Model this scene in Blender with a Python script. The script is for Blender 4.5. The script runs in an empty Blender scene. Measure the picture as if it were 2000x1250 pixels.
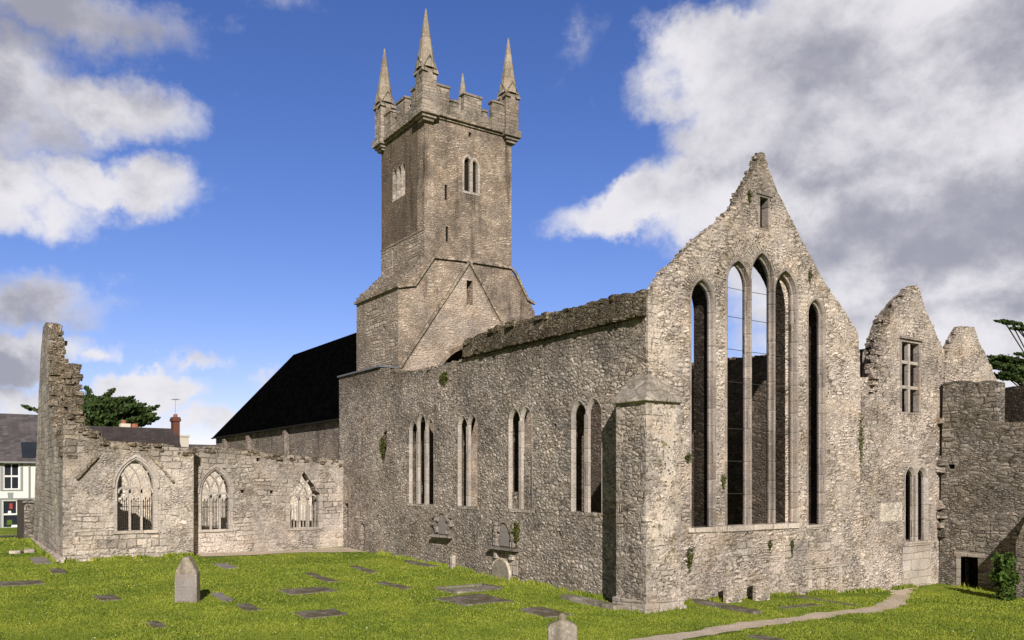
import bpy, bmesh, math, random
import numpy as np
from math import radians, sin, cos, pi, sqrt, atan2
random.seed(7); np.random.seed(7)
S = bpy.context.scene
COL = S.collection
# ------------------------------------------------------------------ camera, sky, sun
F, CX, HY, H = 1640.0, 1000.0, 936.0, 4.5          # focal length in photo pixels, horizon row, eye height
TH = radians(34.2)
FW = (-cos(TH), sin(TH)); RT = (sin(TH), cos(TH))  # camera forward / right on the ground (X east, Y north)
cam = bpy.data.cameras.new('camera'); camo = bpy.data.objects.new('camera', cam); COL.objects.link(camo)
cam.sensor_fit = 'HORIZONTAL'; cam.sensor_width = 36; cam.lens = F/2000*36
cam.shift_y = (HY-625)/2000; cam.clip_start = .2; cam.clip_end = 8000
camo.location = (0, 0, H); camo.rotation_euler = (pi/2, 0, atan2(FW[1], FW[0])-pi/2)
S.camera = camo
S.view_settings.view_transform = 'Standard'; S.view_settings.look = 'None'
S.view_settings.exposure = 0.0; S.view_settings.gamma = 1.0
SUN_EL = radians(29.5); SUN_AZ = radians(116.6)     # azimuth clockwise from north (+Y)
sun = bpy.data.lights.new('sun', 'SUN'); suno = bpy.data.objects.new('sun', sun); COL.objects.link(suno)
sun.energy = 5.0; sun.angle = radians(.5); sun.color = (1, .945, .87)
suno.rotation_euler = (pi/2-SUN_EL, 0, pi-SUN_AZ)
suno.location = (30, -20, 60)

def ray(px, py):
    a = (px-CX)/F
    return FW[0]+RT[0]*a, FW[1]+RT[1]*a, (HY-py)/F
def onX(px, py, X):                                 # point of the plane x = X seen at a photo pixel -> (y, z)
    d = ray(px, py); t = X/d[0]; return d[1]*t, H+d[2]*t
def onY(px, py, Y):                                 # -> (x, z)
    d = ray(px, py); t = Y/d[1]; return d[0]*t, H+d[2]*t
def sstep(a, b, x):
    t = min(1, max(0, (x-a)/(b-a))); return t*t*(3-2*t)
def gz(x, y):                                       # height of the lawn
    z = -.011*max(-100, min(40, x+21))
    z += -.55*sstep(19, 40, y)*sstep(-34, -20, x)
    z += .03*sin(x*.43+1)*cos(y*.37)+.02*sin(x*.9+y*.7)
    return z
def onG(px, py):
    z = 0
    for _ in range(8):
        d = ray(px, py); t = (z-H)/d[2]; z = gz(d[0]*t, d[1]*t)
    return d[0]*t, d[1]*t, z

# ------------------------------------------------------------------ node helpers
class NT:
    def __init__(s, tree): s.t = tree
    def n(s, typ, ins=None, **props):
        nd = s.t.nodes.new('ShaderNode'+typ)
        for k, v in props.items(): setattr(nd, k, v)
        for k, v in (ins or {}).items(): s.set(nd.inputs[k], v)
        return nd
    def set(s, sock, v):
        if isinstance(v, bpy.types.NodeSocket): s.t.links.new(v, sock)
        elif v is not None:
            if sock.type == 'RGBA' and len(v) == 3: v = (*v, 1)
            sock.default_value = v
    def m(s, op, a, b=None, c=None, clamp=False):
        nd = s.n('Math', operation=op, use_clamp=clamp); s.set(nd.inputs[0], a)
        if b is not None: s.set(nd.inputs[1], b)
        if c is not None: s.set(nd.inputs[2], c)
        return nd.outputs[0]
    def v(s, op, a, b=None, scale=None):
        nd = s.n('VectorMath', operation=op); s.set(nd.inputs[0], a)
        if b is not None: s.set(nd.inputs[1], b)
        if scale is not None: s.set(nd.inputs['Scale'], scale)
        return nd.outputs['Value'] if op in ('LENGTH', 'DOT_PRODUCT', 'DISTANCE') else nd.outputs[0]
    def mix(s, f, a, b, blend='MIX'):
        nd = s.n('Mix', data_type='RGBA', blend_type=blend)
        s.set(nd.inputs['Factor'], f); s.set(nd.inputs[6], a); s.set(nd.inputs[7], b)
        return nd.outputs[2]
    def ss(s, x, a, b, lo=0., hi=1.):
        nd = s.n('MapRange', interpolation_type='SMOOTHSTEP')
        for k, v in zip(range(5), (x, a, b, lo, hi)): s.set(nd.inputs[k], v)
        return nd.outputs[0]
    def noise(s, vec, scale, detail=3., rough=.55, col=False):
        nd = s.n('TexNoise', {'Scale': scale, 'Detail': detail, 'Roughness': rough}); s.set(nd.inputs['Vector'], vec)
        return nd.outputs['Color'] if col else nd.outputs[0]
    def vor(s, vec, scale, feature='F1', rand=.9):
        nd = s.n('TexVoronoi', {'Scale': scale, 'Randomness': rand}, feature=feature); s.set(nd.inputs['Vector'], vec)
        return nd
    def val(s, c, f):                               # scale a colour by a value
        nd = s.n('VectorMath', operation='SCALE'); s.set(nd.inputs[0], c); s.set(nd.inputs['Scale'], f); return nd.outputs[0]
def new_mat(name):
    m = bpy.data.materials.new(name); m.use_nodes = True; nt = NT(m.node_tree)
    return m, nt, m.node_tree.nodes['Principled BSDF']
def finish(nt, b, col, rough=.9, spec=.15, height=None, dist=.04, strength=.8, metal=0):
    nt.set(b.inputs['Base Color'], col); nt.set(b.inputs['Roughness'], rough)
    b.inputs['Specular IOR Level'].default_value = spec; b.inputs['Metallic'].default_value = metal
    if height is not None:
        bp = nt.n('Bump', {'Strength': strength, 'Distance': dist, 'Height': height}); nt.set(b.inputs['Normal'], bp.outputs[0])

# ------------------------------------------------------------------ the sky (world)
def make_world():
    w = bpy.data.worlds.new('World'); S.world = w; w.use_nodes = True
    t = w.node_tree; t.nodes.clear(); n = NT(t)
    sky = n.n('TexSky', sky_type='NISHITA', sun_disc=False, sun_elevation=SUN_EL, sun_rotation=SUN_AZ,
              altitude=20., air_density=1.0, dust_density=.15, ozone_density=2.6)
    d = n.v('NORMALIZE', n.n('TexCoord').outputs['Generated'])
    sep = n.n('SeparateXYZ', {0: d})
    az = n.m('ARCTAN2', n.v('DOT_PRODUCT', d, (RT[0], RT[1], 0)), n.v('DOT_PRODUCT', d, (FW[0], FW[1], 0)))
    el = n.m('ARCSINE', sep.outputs[2])
    warp = n.v('SUBTRACT', n.noise(d, 6., 6., .62, True), (.5, .5, .5))
    ae = n.n('CombineXYZ', {0: az, 1: el}).outputs[0]
    ae = n.v('ADD', ae, n.v('SCALE', warp, scale=.16))
    fine = n.noise(n.v('ADD', n.v('MULTIPLY', d, (1, 1, 1.35)), n.v('SCALE', warp, scale=.05)), 8., 12., .62)
    def at(px, py):
        a = math.atan((px-CX)/F); return a, math.atan((HY-py)/F*cos(a))
    def field(blobs):
        out = None
        for px, py, rx, ry, k in blobs:
            a, e = at(px, py)
            q = n.v('SUBTRACT', ae, (a, e, 0)); q = n.v('MULTIPLY', q, (F/rx*.95, F/ry*.95, 0))
            q = n.m('MULTIPLY', n.m('SUBTRACT', 1., n.v('LENGTH', q)), k)
            out = q if out is None else n.m('MAXIMUM', out, q)
        return out
    cl = field([(1800, 190, 400, 290, 1.3), (1440, 130, 165, 100, 1.0), (1510, 240, 190, 180, 1.2), (1420, 370, 200, 90, 1.0), (1280, 405, 190, 60, .95),
                (1780, 430, 420, 260, 1.3), (1760, 640, 330, 110, 1.1), (2150, 350, 330, 400, 1.2), (1500, 430, 240, 80, 1.0),
                (10, 180, 190, 130, .68), (200, 195, 150, 66, .62), (10, 350, 200, 75, .72), (215, 345, 160, 56, .7), (90, 5, 270, 60, .5),
                (40, 560, 180, 40, .36), (20, 640, 130, 48, .7), (-15, 695, 90, 48, .7), (270, 760, 95, 42, 1.0), (340, 830, 110, 30, .45), (170, 670, 70, 28, .5),
                (20, 770, 140, 40, .5), (430, 820, 110, 28, .4), (500, 740, 60, 20, .35), (380, 725, 70, 18, .35), (1147, 100, 60, 45, .12), (487, 160, 50, 35, .06), (570, 8, 90, 32, .15), (1700, 760, 400, 60, .8)])
    back = n.ss(n.v('DOT_PRODUCT', d, (FW[0], FW[1], 0)), .45, .15)   # unseen grey cloud cover added outside the view to cut ambient light
    bk = n.m('MULTIPLY', n.m('SUBTRACT', n.noise(n.v('MULTIPLY', d, (1, 1, 1.6)), 2.2, 5., .6), .24), n.m('MULTIPLY', back, 4.))
    cl = n.m('MAXIMUM', cl, n.m('SUBTRACT', bk, n.m('MULTIPLY', n.m('SUBTRACT', 1., back), 2.)))
    dens = n.ss(n.m('ADD', cl, n.m('MULTIPLY', n.m('SUBTRACT', fine, .5), 1.05)), -.02, .40)
    grey = field([(1860, 440, 330, 110, .8), (1640, 480, 150, 45, .5), (1720, 330, 200, 50, .3), (1980, 590, 260, 45, .5), (1560, 350, 160, 40, .4), (60, 40, 260, 90, .8), (30, 230, 190, 90, .6), (60, 330, 120, 30, .3), (-20, 700, 100, 50, .9),
                  (40, 585, 190, 30, .2), (40, 250, 200, 30, .4), (1950, 120, 250, 120, .35)])
    lump = n.m('SUBTRACT', fine, n.noise(n.v('ADD', n.v('MULTIPLY', d, (1, 1, 1.35)), (-.012, .02, .03)), 9., 10., .6))
    g = n.ss(n.m('ADD', grey, n.m('MULTIPLY', n.m('SUBTRACT', fine, .5), .8)), -.3, .75)
    soft = n.noise(n.v('MULTIPLY', d, (1, 1, 1.8)), 3.6, 4., .55)
    g = n.m('ADD', g, n.m('MULTIPLY', n.m('SUBTRACT', soft, .46), 1.9))
    g = n.m('ADD', n.m('ADD', g, n.ss(cl, .25, .9, 0., .16)), n.m('MULTIPLY', lump, 1.9))
    g = n.ss(n.m('ADD', g, n.m('MULTIPLY', n.m('SUBTRACT', fine, .5), .5)), -.25, 1.45)
    ccol = n.mix(g, (8.6, 8.4, 8.7), (3.6, 3.6, 4.25))
    ccol = n.mix(n.m('MULTIPLY', back, .92), ccol, (.62, .62, .66))
    blue = n.mix(1., sky.outputs[0], (1.17, 1.0, 1.24), 'MULTIPLY')
    blue = n.n('HueSaturation', {'Saturation': 1.2, 'Value': 1.0, 'Color': blue}).outputs[0]
    col = n.mix(n.m('MULTIPLY', dens, .96), blue, ccol)
    bg = n.n('Background', {'Color': col, 'Strength': .1})
    out = n.n('OutputWorld'); t.links.new(bg.outputs[0], out.inputs[0])
make_world()

# ------------------------------------------------------------------ materials
def stone(name, c1, c2, mortar, sx=.34, sz=.17, rand=.95, lichen=.2, moss=.5, pits=.4, bump=.8, white=.3, stain=.5, streak=0., small=.5, coursed=0., cv=.6, crev=.7, smear=0., grain=1., top=None):
    """weathered masonry: random rubble (coursed=0), squared courses (coursed=1) or a mixture of both"""
    m, n, b = new_mat(name); cv *= .85; crev *= .95
    co = n.n('TexCoord').outputs['Object']
    w1 = n.v('SUBTRACT', n.noise(co, 2.1, 3., .6, True), (.5, .5, .5)); w2 = n.v('SUBTRACT', n.noise(co, 8., 3., .6, True), (.5, .5, .5))
    cw = n.v('ADD', n.v('ADD', co, n.v('SCALE', w1, scale=.15 if coursed < 1 else .05)), n.v('SCALE', w2, scale=.075 if coursed < 1 else .03))
    f = n.noise(co, 13., 7., .72); g = n.noise(co, .36, 3., .6); med = n.noise(co, 2.9, 5., .68); fs = n.m('SUBTRACT', f, .5)
    def squared():
        sp = n.n('SeparateXYZ', {0: cw})
        zz = n.m('DIVIDE', n.m('ADD', sp.outputs[2], n.m('MULTIPLY', n.noise(n.v('MULTIPLY', co, (.15, .15, 1.3)), 1., 2.), .9)), sz*1.25)
        row = n.m('FLOOR', zz); fz = n.m('FRACT', zz)
        wn1 = n.n('TexWhiteNoise', {'W': row}, noise_dimensions='1D').outputs['Value']
        sl = n.m('MULTIPLY_ADD', wn1, .9, .75)
        w = n.m('ADD', n.m('DIVIDE', n.m('ADD', sp.outputs[0], sp.outputs[1]), n.m('MULTIPLY', sl, sx*1.3)), n.m('MULTIPLY', wn1, 97.))
        v1 = n.n('TexVoronoi', {'W': w, 'Scale': 1., 'Randomness': .95}, voronoi_dimensions='1D', feature='F1')
        v2 = n.n('TexVoronoi', {'W': w, 'Scale': 1., 'Randomness': .95}, voronoi_dimensions='1D', feature='DISTANCE_TO_EDGE')
        ed = n.m('MINIMUM', n.m('MULTIPLY', v2.outputs['Distance'], sx), n.m('MULTIPLY', n.m('MINIMUM', fz, n.m('SUBTRACT', 1., fz)), sz*1.25))
        e = n.ss(n.m('ADD', ed, n.m('MULTIPLY', fs, .035)), .0, .03)
        sc = n.n('SeparateColor', {0: v1.outputs['Color']})
        return n.m('FRACT', n.m('ADD', sc.outputs[0], wn1)), n.m('FRACT', n.m('ADD', sc.outputs[1], n.m('MULTIPLY', wn1, 3.))), e, n.ss(ed, .0, .05)
    def layer(k):
        vec = n.v('MULTIPLY', cw, (1/(sx*k), 1/(sx*k), 1/(sz*k)))
        f1 = n.vor(vec, 1., 'F1', rand); fe = n.vor(vec, 1., 'DISTANCE_TO_EDGE', rand)
        sc = n.n('SeparateColor', {0: f1.outputs['Color']})
        return sc.outputs[0], sc.outputs[1], n.ss(n.m('ADD', fe.outputs['Distance'], n.m('MULTIPLY', fs, .16)), .0, .15), n.ss(n.m('ADD', fe.outputs['Distance'], n.m('MULTIPLY', fs, .2)), -.04, .42)
    def fm(fac, a, b_): return n.m('MULTIPLY_ADD', fac, n.m('SUBTRACT', b_, a), a)
    if coursed >= 1: r1, r2, edge, rnd = squared()
    else:
        A, B = layer(1.), layer(small); sel = n.ss(n.noise(co, 1.3, 3.), .46, .56)
        r1, r2, edge, rnd = [fm(sel, p, q) for p, q in zip(A, B)]
        if coursed > 0:
            C = squared(); s2 = n.ss(n.noise(n.v('ADD', co, (3, 5, 9)), .55, 3.), .62-.24*coursed, .70-.24*coursed); r1, r2, edge, rnd = [fm(s2, p, q) for p, q in zip((r1, r2, edge, rnd), C)]
    col = n.mix(r1, c1, c2)
    col = n.val(col, n.m('MULTIPLY_ADD', r2, cv, 1-cv*.5))
    col = n.mix(n.m('MULTIPLY_ADD', edge, .85, .15), mortar, col)
    cr = n.m('MULTIPLY', n.m('SUBTRACT', 1., edge), n.ss(n.noise(co, 2.6, 4., .7), .40, .60)); cr = n.m('MULTIPLY', cr, crev)
    col = n.mix(cr, col, n.val(mortar, .16))
    h = n.m('ADD', n.m('MULTIPLY', rnd, n.m('MULTIPLY_ADD', r2, .9, .6)), n.m('MULTIPLY', f, .75))
    if smear:
        sm = n.m('MULTIPLY', n.ss(n.m('ADD', n.noise(n.v('ADD', co, (2, 8, 5)), .6, 5., .65), n.m('MULTIPLY', fs, .3)), .47, .58), smear)
        col = n.mix(sm, col, n.val(n.mix(.5, c1, c2), 1.12)); h = fm(sm, h, n.m('MULTIPLY', f, 1.1))
    col = n.val(col, n.m('MULTIPLY_ADD', n.m('MULTIPLY', fs, grain), 1.9, 1.02))
    col = n.val(col, n.m('MULTIPLY_ADD', n.m('SUBTRACT', n.noise(co, 48., 3., .6), .5), 1.1*grain, 1.))
    col = n.val(col, n.m('MULTIPLY_ADD', n.ss(g, .32, .68), stain*.75, 1-stain*.4))
    wm = n.m('MULTIPLY', n.m('MULTIPLY', n.ss(med, .55, .66), n.ss(f, .45, .62)), white)
    col = n.mix(wm, col, (.64, .60, .53))
    if pits:
        pv = n.vor(n.v('MULTIPLY', cw, (1, 1, 1.6)), 5.5, 'F1', 1.)
        pm = n.m('MULTIPLY', n.ss(n.m('ADD', pv.outputs['Distance'], n.m('MULTIPLY', fs, .3)), .26, .14), n.ss(n.noise(co, .8, 3.), .40, .58))
        pm = n.m('MULTIPLY', pm, pits); col = n.mix(pm, col, (.035, .029, .023)); h = n.m('SUBTRACT', h, n.m('MULTIPLY', pm, .9))
    if streak:
        st = n.noise(n.v('MULTIPLY', co, (1.6, 1.6, .16)), 1., 4., .65)
        col = n.mix(n.m('MULTIPLY', n.ss(st, .5, .68), streak), col, (.045, .036, .028))
    if lichen:
        lm = n.m('MULTIPLY', n.ss(n.noise(n.v('ADD', co, (7, 3, 1)), 2.4, 6., .72), .575, .63), n.ss(f, .36, .5))
        col = n.mix(n.m('MULTIPLY', lm, lichen), col, n.mix(n.ss(n.noise(co, .7, 2.), .42, .58), (.20, .135, .035), (.12, .115, .04)))
    sk = n.m('MULTIPLY', n.ss(n.noise(n.v('ADD', co, (4, 6, 2)), 6.5, 4., .7), .60, .68), min(.85, white*1.3))
    col = n.mix(sk, col, (.60, .565, .50))
    hu = n.noise(n.v('ADD', co, (11, 2, 5)), .75, 4., .62)   # ochre and blue-grey areas of the limestone
    col = n.mix(n.m('MULTIPLY', n.ss(hu, .5, .68), .35), col, n.v('MULTIPLY', col, (1.1, .98, .82))); col = n.mix(n.m('MULTIPLY', n.ss(hu, .5, .34), .6), col, n.v('MULTIPLY', col, (.84, .87, .92)))
    if top:                                            # old growth of moss and algae towards the wall head
        zt = n.m('ADD', n.n('SeparateXYZ', {0: co}).outputs[2], n.m('MULTIPLY', n.m('SUBTRACT', n.noise(n.v('MULTIPLY', co, (1, 1, .5)), .9, 5., .68), .5), 3.6))
        tm = n.m('MULTIPLY', n.ss(zt, top[0], top[1]), n.ss(f, .36, .54)); col = n.mix(n.m('MULTIPLY', tm, top[2]), col, n.mix(n.ss(med, .42, .6), (.055, .047, .033), (.12, .10, .055)))
    nz = n.n('SeparateXYZ', {0: n.n('NewGeometry').outputs['Normal']}).outputs[2]
    mm = n.m('MULTIPLY', n.ss(nz, .25, .75), n.ss(n.noise(co, 2.2, 4.), .35, .55))
    mm = n.m('MAXIMUM', mm, n.m('MULTIPLY', n.ss(n.noise(n.v('ADD', co, (3, 9, 4)), .9, 6., .7), .59, .68), .6))
    col = n.mix(n.m('MULTIPLY', mm, moss), col, n.mix(f, (.035, .032, .012), (.13, .11, .045)))
    col = n.v('MULTIPLY', col, (1.20, 1.142, 1.16))
    finish(n, b, col, .95, .08, h, .055, bump)
    return m
M = {}
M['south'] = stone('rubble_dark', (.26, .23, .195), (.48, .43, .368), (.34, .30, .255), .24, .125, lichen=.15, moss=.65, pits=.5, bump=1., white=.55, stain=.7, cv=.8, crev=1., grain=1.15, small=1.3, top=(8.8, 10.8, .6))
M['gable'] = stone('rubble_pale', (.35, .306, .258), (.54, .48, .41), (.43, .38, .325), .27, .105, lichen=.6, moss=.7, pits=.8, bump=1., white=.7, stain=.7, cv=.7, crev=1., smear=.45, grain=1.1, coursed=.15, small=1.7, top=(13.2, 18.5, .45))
M['trans'] = stone('coursed_pale', (.31, .278, .237), (.52, .47, .405), (.38, .343, .292), .42, .22, lichen=.2, moss=.75, pits=.5, bump=1., white=.75, stain=.8, top=(4.3, 6.8, .75), coursed=.75, cv=.4, crev=.7, smear=.6)
M['trans_side'] = stone('weathered_ashlar', (.27, .245, .21), (.42, .385, .335), (.31, .28, .24), .6, .26, lichen=.2, moss=.6, pits=.5, bump=.8, white=.4, stain=.75, streak=.3, coursed=.8, cv=.35, crev=.6)
M['tower'] = stone('tower_stone', (.26, .215, .165), (.43, .362, .285), (.33, .275, .215), .27, .11, lichen=.16, moss=.5, pits=.4, bump=.8, white=.25, stain=.85, streak=.6, coursed=.2, cv=.6, crev=.6)
M['tower_base'] = stone('tower_base_stone', (.36, .303, .24), (.51, .44, .357), (.42, .36, .288), .28, .13, lichen=.14, moss=.5, pits=.3, bump=.8, white=.3, stain=.4, streak=.12, coursed=.2, cv=.4, crev=.5)
M['render'] = stone('tower_render', (.13, .105, .08), (.21, .172, .132), (.165, .133, .102), .30, .12, lichen=.04, moss=.4, pits=.2, bump=.5, white=.05, stain=.6, streak=.6, cv=.3, crev=.3)
M['tower_south'] = stone('tower_south_stone', (.28, .24, .19), (.45, .39, .32), (.33, .285, .23), .42, .15, lichen=.08, moss=.5, pits=.35, bump=.9, white=.25, stain=.5, streak=.2, coursed=.5, cv=.5, crev=.7)
M['wing'] = stone('rubble_wing', (.16, .145, .12), (.34, .31, .265), (.16, .145, .12), .44, .17, lichen=.12, moss=.5, pits=.5, bump=1., white=.35, stain=.5, coursed=.3, cv=.8, crev=1.)
M['dressed'] = stone('dressed_limestone', (.34, .305, .26), (.47, .43, .37), (.36, .32, .27), .7, .33, lichen=.15, moss=.3, pits=.25, bump=.5, white=.4, stain=.5, streak=.1, coursed=1, cv=.2, crev=.35)
M['frame'] = stone('moulded_limestone', (.33, .305, .27), (.44, .405, .36), (.36, .33, .29), .9, .55, lichen=.08, moss=.15, pits=.1, bump=.35, white=.3, stain=.4, streak=.2, coursed=1, cv=.16, crev=.3)
M['cap'] = stone('mossy_slab', (.24, .205, .155), (.40, .35, .275), (.22, .19, .145), .55, .4, lichen=.45, moss=.9, pits=.4, bump=.7, white=.4, stain=.5, cv=.5)
M['rub'] = stone('mossy_rubble', (.17, .142, .10), (.37, .32, .245), (.14, .115, .08), .26, .14, lichen=.35, moss=1., pits=.6, bump=1., white=.25, stain=.6, cv=.8, crev=1.)
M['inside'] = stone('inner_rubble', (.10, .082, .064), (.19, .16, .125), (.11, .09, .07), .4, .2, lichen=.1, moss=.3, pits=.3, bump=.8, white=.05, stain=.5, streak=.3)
M['quoin'] = stone('quoin_limestone', (.34, .305, .26), (.48, .435, .375), (.38, .34, .29), .6, .33, lichen=.6, moss=.5, pits=.7, bump=.8, white=.5, stain=.6, streak=.1, coursed=.4, cv=.3, crev=.6)
M['spire'] = stone('spire_stone', (.26, .225, .172), (.37, .325, .255), (.27, .235, .18), .9, .4, lichen=.3, moss=.4, pits=.15, bump=.35, white=.35, stain=.5, streak=.3, coursed=1, cv=.25, crev=.4)
M['frame_east'] = stone('weathered_moulding', (.215, .19, .165), (.32, .285, .25), (.25, .225, .2), .9, .5, lichen=.12, moss=.2, pits=.2, bump=.4, white=.3, stain=.6, streak=.35, coursed=1, cv=.2, crev=.4)
M['butt'] = stone('buttress_limestone', (.40, .355, .295), (.55, .495, .42), (.45, .40, .335), .34, .17, lichen=.85, moss=.75, pits=.9, bump=.9, white=.7, stain=.5, coursed=.3, cv=.5, crev=.8, smear=.9)
M['parapet'] = stone('parapet_stone', (.22, .192, .155), (.35, .308, .25), (.26, .225, .18), .5, .2, lichen=.2, moss=.5, pits=.2, bump=.6, white=.3, stain=.7, streak=.45, coursed=.7, cv=.4, crev=.6)
M['rubdark'] = stone('dark_mossy_rubble', (.095, .08, .055), (.26, .225, .165), (.075, .06, .042), .24, .13, lichen=.5, moss=1., pits=.6, bump=1., white=.3, stain=.7, cv=.8, crev=1.)
M['jamb'] = stone('shade_dark_stone', (.03, .025, .02), (.07, .058, .045), (.04, .033, .026), .4, .2, lichen=.05, moss=.2, pits=.2, bump=.6, white=.05, stain=.5)  # near-black stone; shade is put into this colour
M['coping'] = stone('grey_coping', (.29, .265, .225), (.42, .385, .33), (.27, .245, .205), .6, .4, lichen=.4, moss=.35, pits=.3, bump=.5, white=.5, stain=.5, cv=.3, crev=.5)
M['mono'] = stone('memorial_stone', (.21, .195, .18), (.28, .26, .245), (.23, .215, .2), 1.2, .8, lichen=.03, moss=.25, pits=.05, bump=.2, white=.1, stain=.3, streak=.1, coursed=1, cv=.1, crev=.1, grain=.5)
M['creamwall'] = stone('plastered_rubble', (.50, .455, .37), (.70, .64, .53), (.5, .46, .38), .4, .22, lichen=.05, moss=.3, pits=.4, bump=.6, white=.8, stain=.4, smear=.5)
M['grave'] = stone('headstone_stone', (.27, .25, .20), (.37, .34, .28), (.28, .255, .22), 1.5, 1.2, lichen=.45, moss=.5, pits=.1, bump=.35, white=.3, stain=.6, streak=.5, cv=.2, crev=.1)
M['slab'] = stone('grave_slab_stone', (.18, .162, .145), (.26, .236, .21), (.16, .145, .12), 1.6, 1.6, lichen=.15, moss=.7, pits=.15, bump=.4, white=.15, stain=.6, cv=.3, crev=.4)
M['nave'] = stone('nave_stone', (.20, .175, .145), (.34, .30, .255), (.24, .21, .175), .4, .19, lichen=.05, moss=.3, pits=.4, bump=.8, white=.25, stain=.6, streak=.5, crev=.6)

def plain(name, col, rough=.6, spec=.3, var=.2, scale=8., metal=0, bump=.0):
    m, n, b = new_mat(name)
    co = n.n('TexCoord').outputs['Object']; f = n.noise(co, scale, 5., .6)
    c = n.val(col, n.m('MULTIPLY_ADD', f, 2*var, 1-var))
    finish(n, b, c, rough, spec, f if bump else None, .01, bump or .1, metal); return m
M['iron'] = plain('rusty_iron', (.045, .036, .03), .7, .3, .4, 30.)
M['paint'] = plain('white_wall_paint', (.80, .79, .74), .8, .2, .05, 2.)
M['sash'] = plain('white_sash_paint', (.78, .78, .76), .5, .4, .04)
M['greytrim'] = plain('grey_trim', (.30, .30, .31), .7, .2, .1)
M['glass'] = plain('dark_window_glass', (.025, .03, .04), .08, .6, .3, 1.)
M['brick'] = plain('red_brick', (.15, .066, .048), .9, .1, .35, 9.)
M['pot'] = plain('clay_pot', (.32, .12, .075), .8, .2, .2)
M['cream'] = plain('cream_render', (.60, .55, .46), .9, .1, .1, 2.)
M['lead'] = plain('lead_flashing', (.16, .17, .19), .5, .4, .2, 4.)
M['red'] = plain('red_board', (.42, .05, .04), .6, .3, .1)
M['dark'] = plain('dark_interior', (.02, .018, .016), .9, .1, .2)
M['bark'] = plain('tree_bark', (.09, .065, .045), .95, .1, .4, 6., bump=.5)
M['asphalt'] = plain('asphalt', (.10, .10, .10), .9, .1, .2, 12.)

def slate(name, col, sx, sz, var, rough=.75):
    m, n, b = new_mat(name)
    co = n.n('TexCoord').outputs['Object']; sp = n.n('SeparateXYZ', {0: co})
    row = n.m('DIVIDE', sp.outputs[2], sz); fl = n.m('FLOOR', row); fr = n.m('FRACT', row)
    w = n.m('ADD', n.m('DIVIDE', n.m('ADD', sp.outputs[0], sp.outputs[1]), sx), n.m('MULTIPLY', fl, 17.5))
    fx = n.m('FRACT', w); r = n.n('TexWhiteNoise', {0: n.n('CombineXYZ', {0: n.m('FLOOR', w), 1: fl}).outputs[0]}, noise_dimensions='3D').outputs['Value']
    c = n.val(col, n.m('MULTIPLY', n.m('MULTIPLY_ADD', r, var, 1-var/2), n.m('MULTIPLY_ADD', n.noise(co, 1.2, 5., .65), .9, .55)))
    gap = n.m('MULTIPLY', n.ss(fr, .0, .12), n.ss(fx, .0, .07))
    c = n.mix(gap, n.val(col, .45), c)
    finish(n, b, c, rough, .15 if rough < .95 else 0., n.m('ADD', n.m('MULTIPLY', gap, .6), n.m('MULTIPLY', fr, -.6)), .03, .5); return m
M['black_slate'] = slate('black_roof_slate', (.0022, .0022, .0023), .45, .22, .8, 1.)
M['brown_slate'] = slate('brown_roof_slate', (.060, .048, .047), .4, .2, .3)
M['grey_slate'] = slate('grey_roof_slate', (.105, .092, .096), .4, .2, .5)

def grass_ground():
    m, n, b = new_mat('lawn_turf')
    co = n.n('TexCoord').outputs['Object']
    big = n.noise(co, .22, 4., .6); mid = n.noise(n.v('MULTIPLY', co, (1, 1, 1)), 1.5, 5., .65); fi = n.noise(co, 22., 5., .7)
    c = n.mix(n.ss(big, .35, .65), (.10, .155, .015), (.24, .285, .033))
    c = n.mix(n.m('MULTIPLY', n.ss(mid, .52, .68), .75), c, (.25, .24, .05))
    c = n.mix(n.m('MULTIPLY', n.ss(mid, .46, .34), .6), c, (.075, .125, .013))
    c = n.val(c, n.m('MULTIPLY_ADD', fi, 1.1, .42))
    far = n.ss(n.v('LENGTH', co), 90., 160.)
    c = n.mix(far, c, (.06, .08, .03))
    finish(n, b, c, .95, .1, n.m('ADD', fi, n.m('MULTIPLY', mid, 1.5)), .05, .6); return m
M['turf'] = grass_ground()
def blade():
    m, n, b = new_mat('grass_blade')
    r = n.n('NewGeometry').outputs['Random Per Island']
    big = n.noise(n.n('TexCoord').outputs['Object'], .5, 4., .6)
    c = n.mix(r, (.165, .22, .02), (.265, .31, .045))
    c = n.mix(n.m('MULTIPLY', n.ss(r, .9, .95), .8), c, (.36, .31, .09))
    c = n.mix(n.ss(big, .36, .64), n.v('MULTIPLY', c, (.78, .84, .8)), n.v('MULTIPLY', c, (1.2, 1.14, 1.1)))
    finish(n, b, c, .7, .2); return m
M['blade'] = blade()
M['daisy'] = plain('daisy_petals', (.75, .74, .60), .8, .1, .1)
def gravel(name, c1, c2):
    m, n, b = new_mat(name)
    co = n.n('TexCoord').outputs['Object']; v = n.vor(co, 26., 'F1', 1.); f = n.noise(co, 1.1, 5., .6)
    sc = n.n('SeparateColor', {0: v.outputs['Color']})
    c = n.val(n.mix(sc.outputs[0], c1, c2), n.m('MULTIPLY_ADD', f, .8, .6))
    finish(n, b, c, .95, .1, n.m('SUBTRACT', 1., v.outputs['Distance']), .02, .6); return m
M['path'] = gravel('path_grit', (.40, .32, .245), (.62, .52, .42))
M['gravel'] = gravel('grave_gravel', (.12, .10, .085), (.32, .29, .25))
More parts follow.
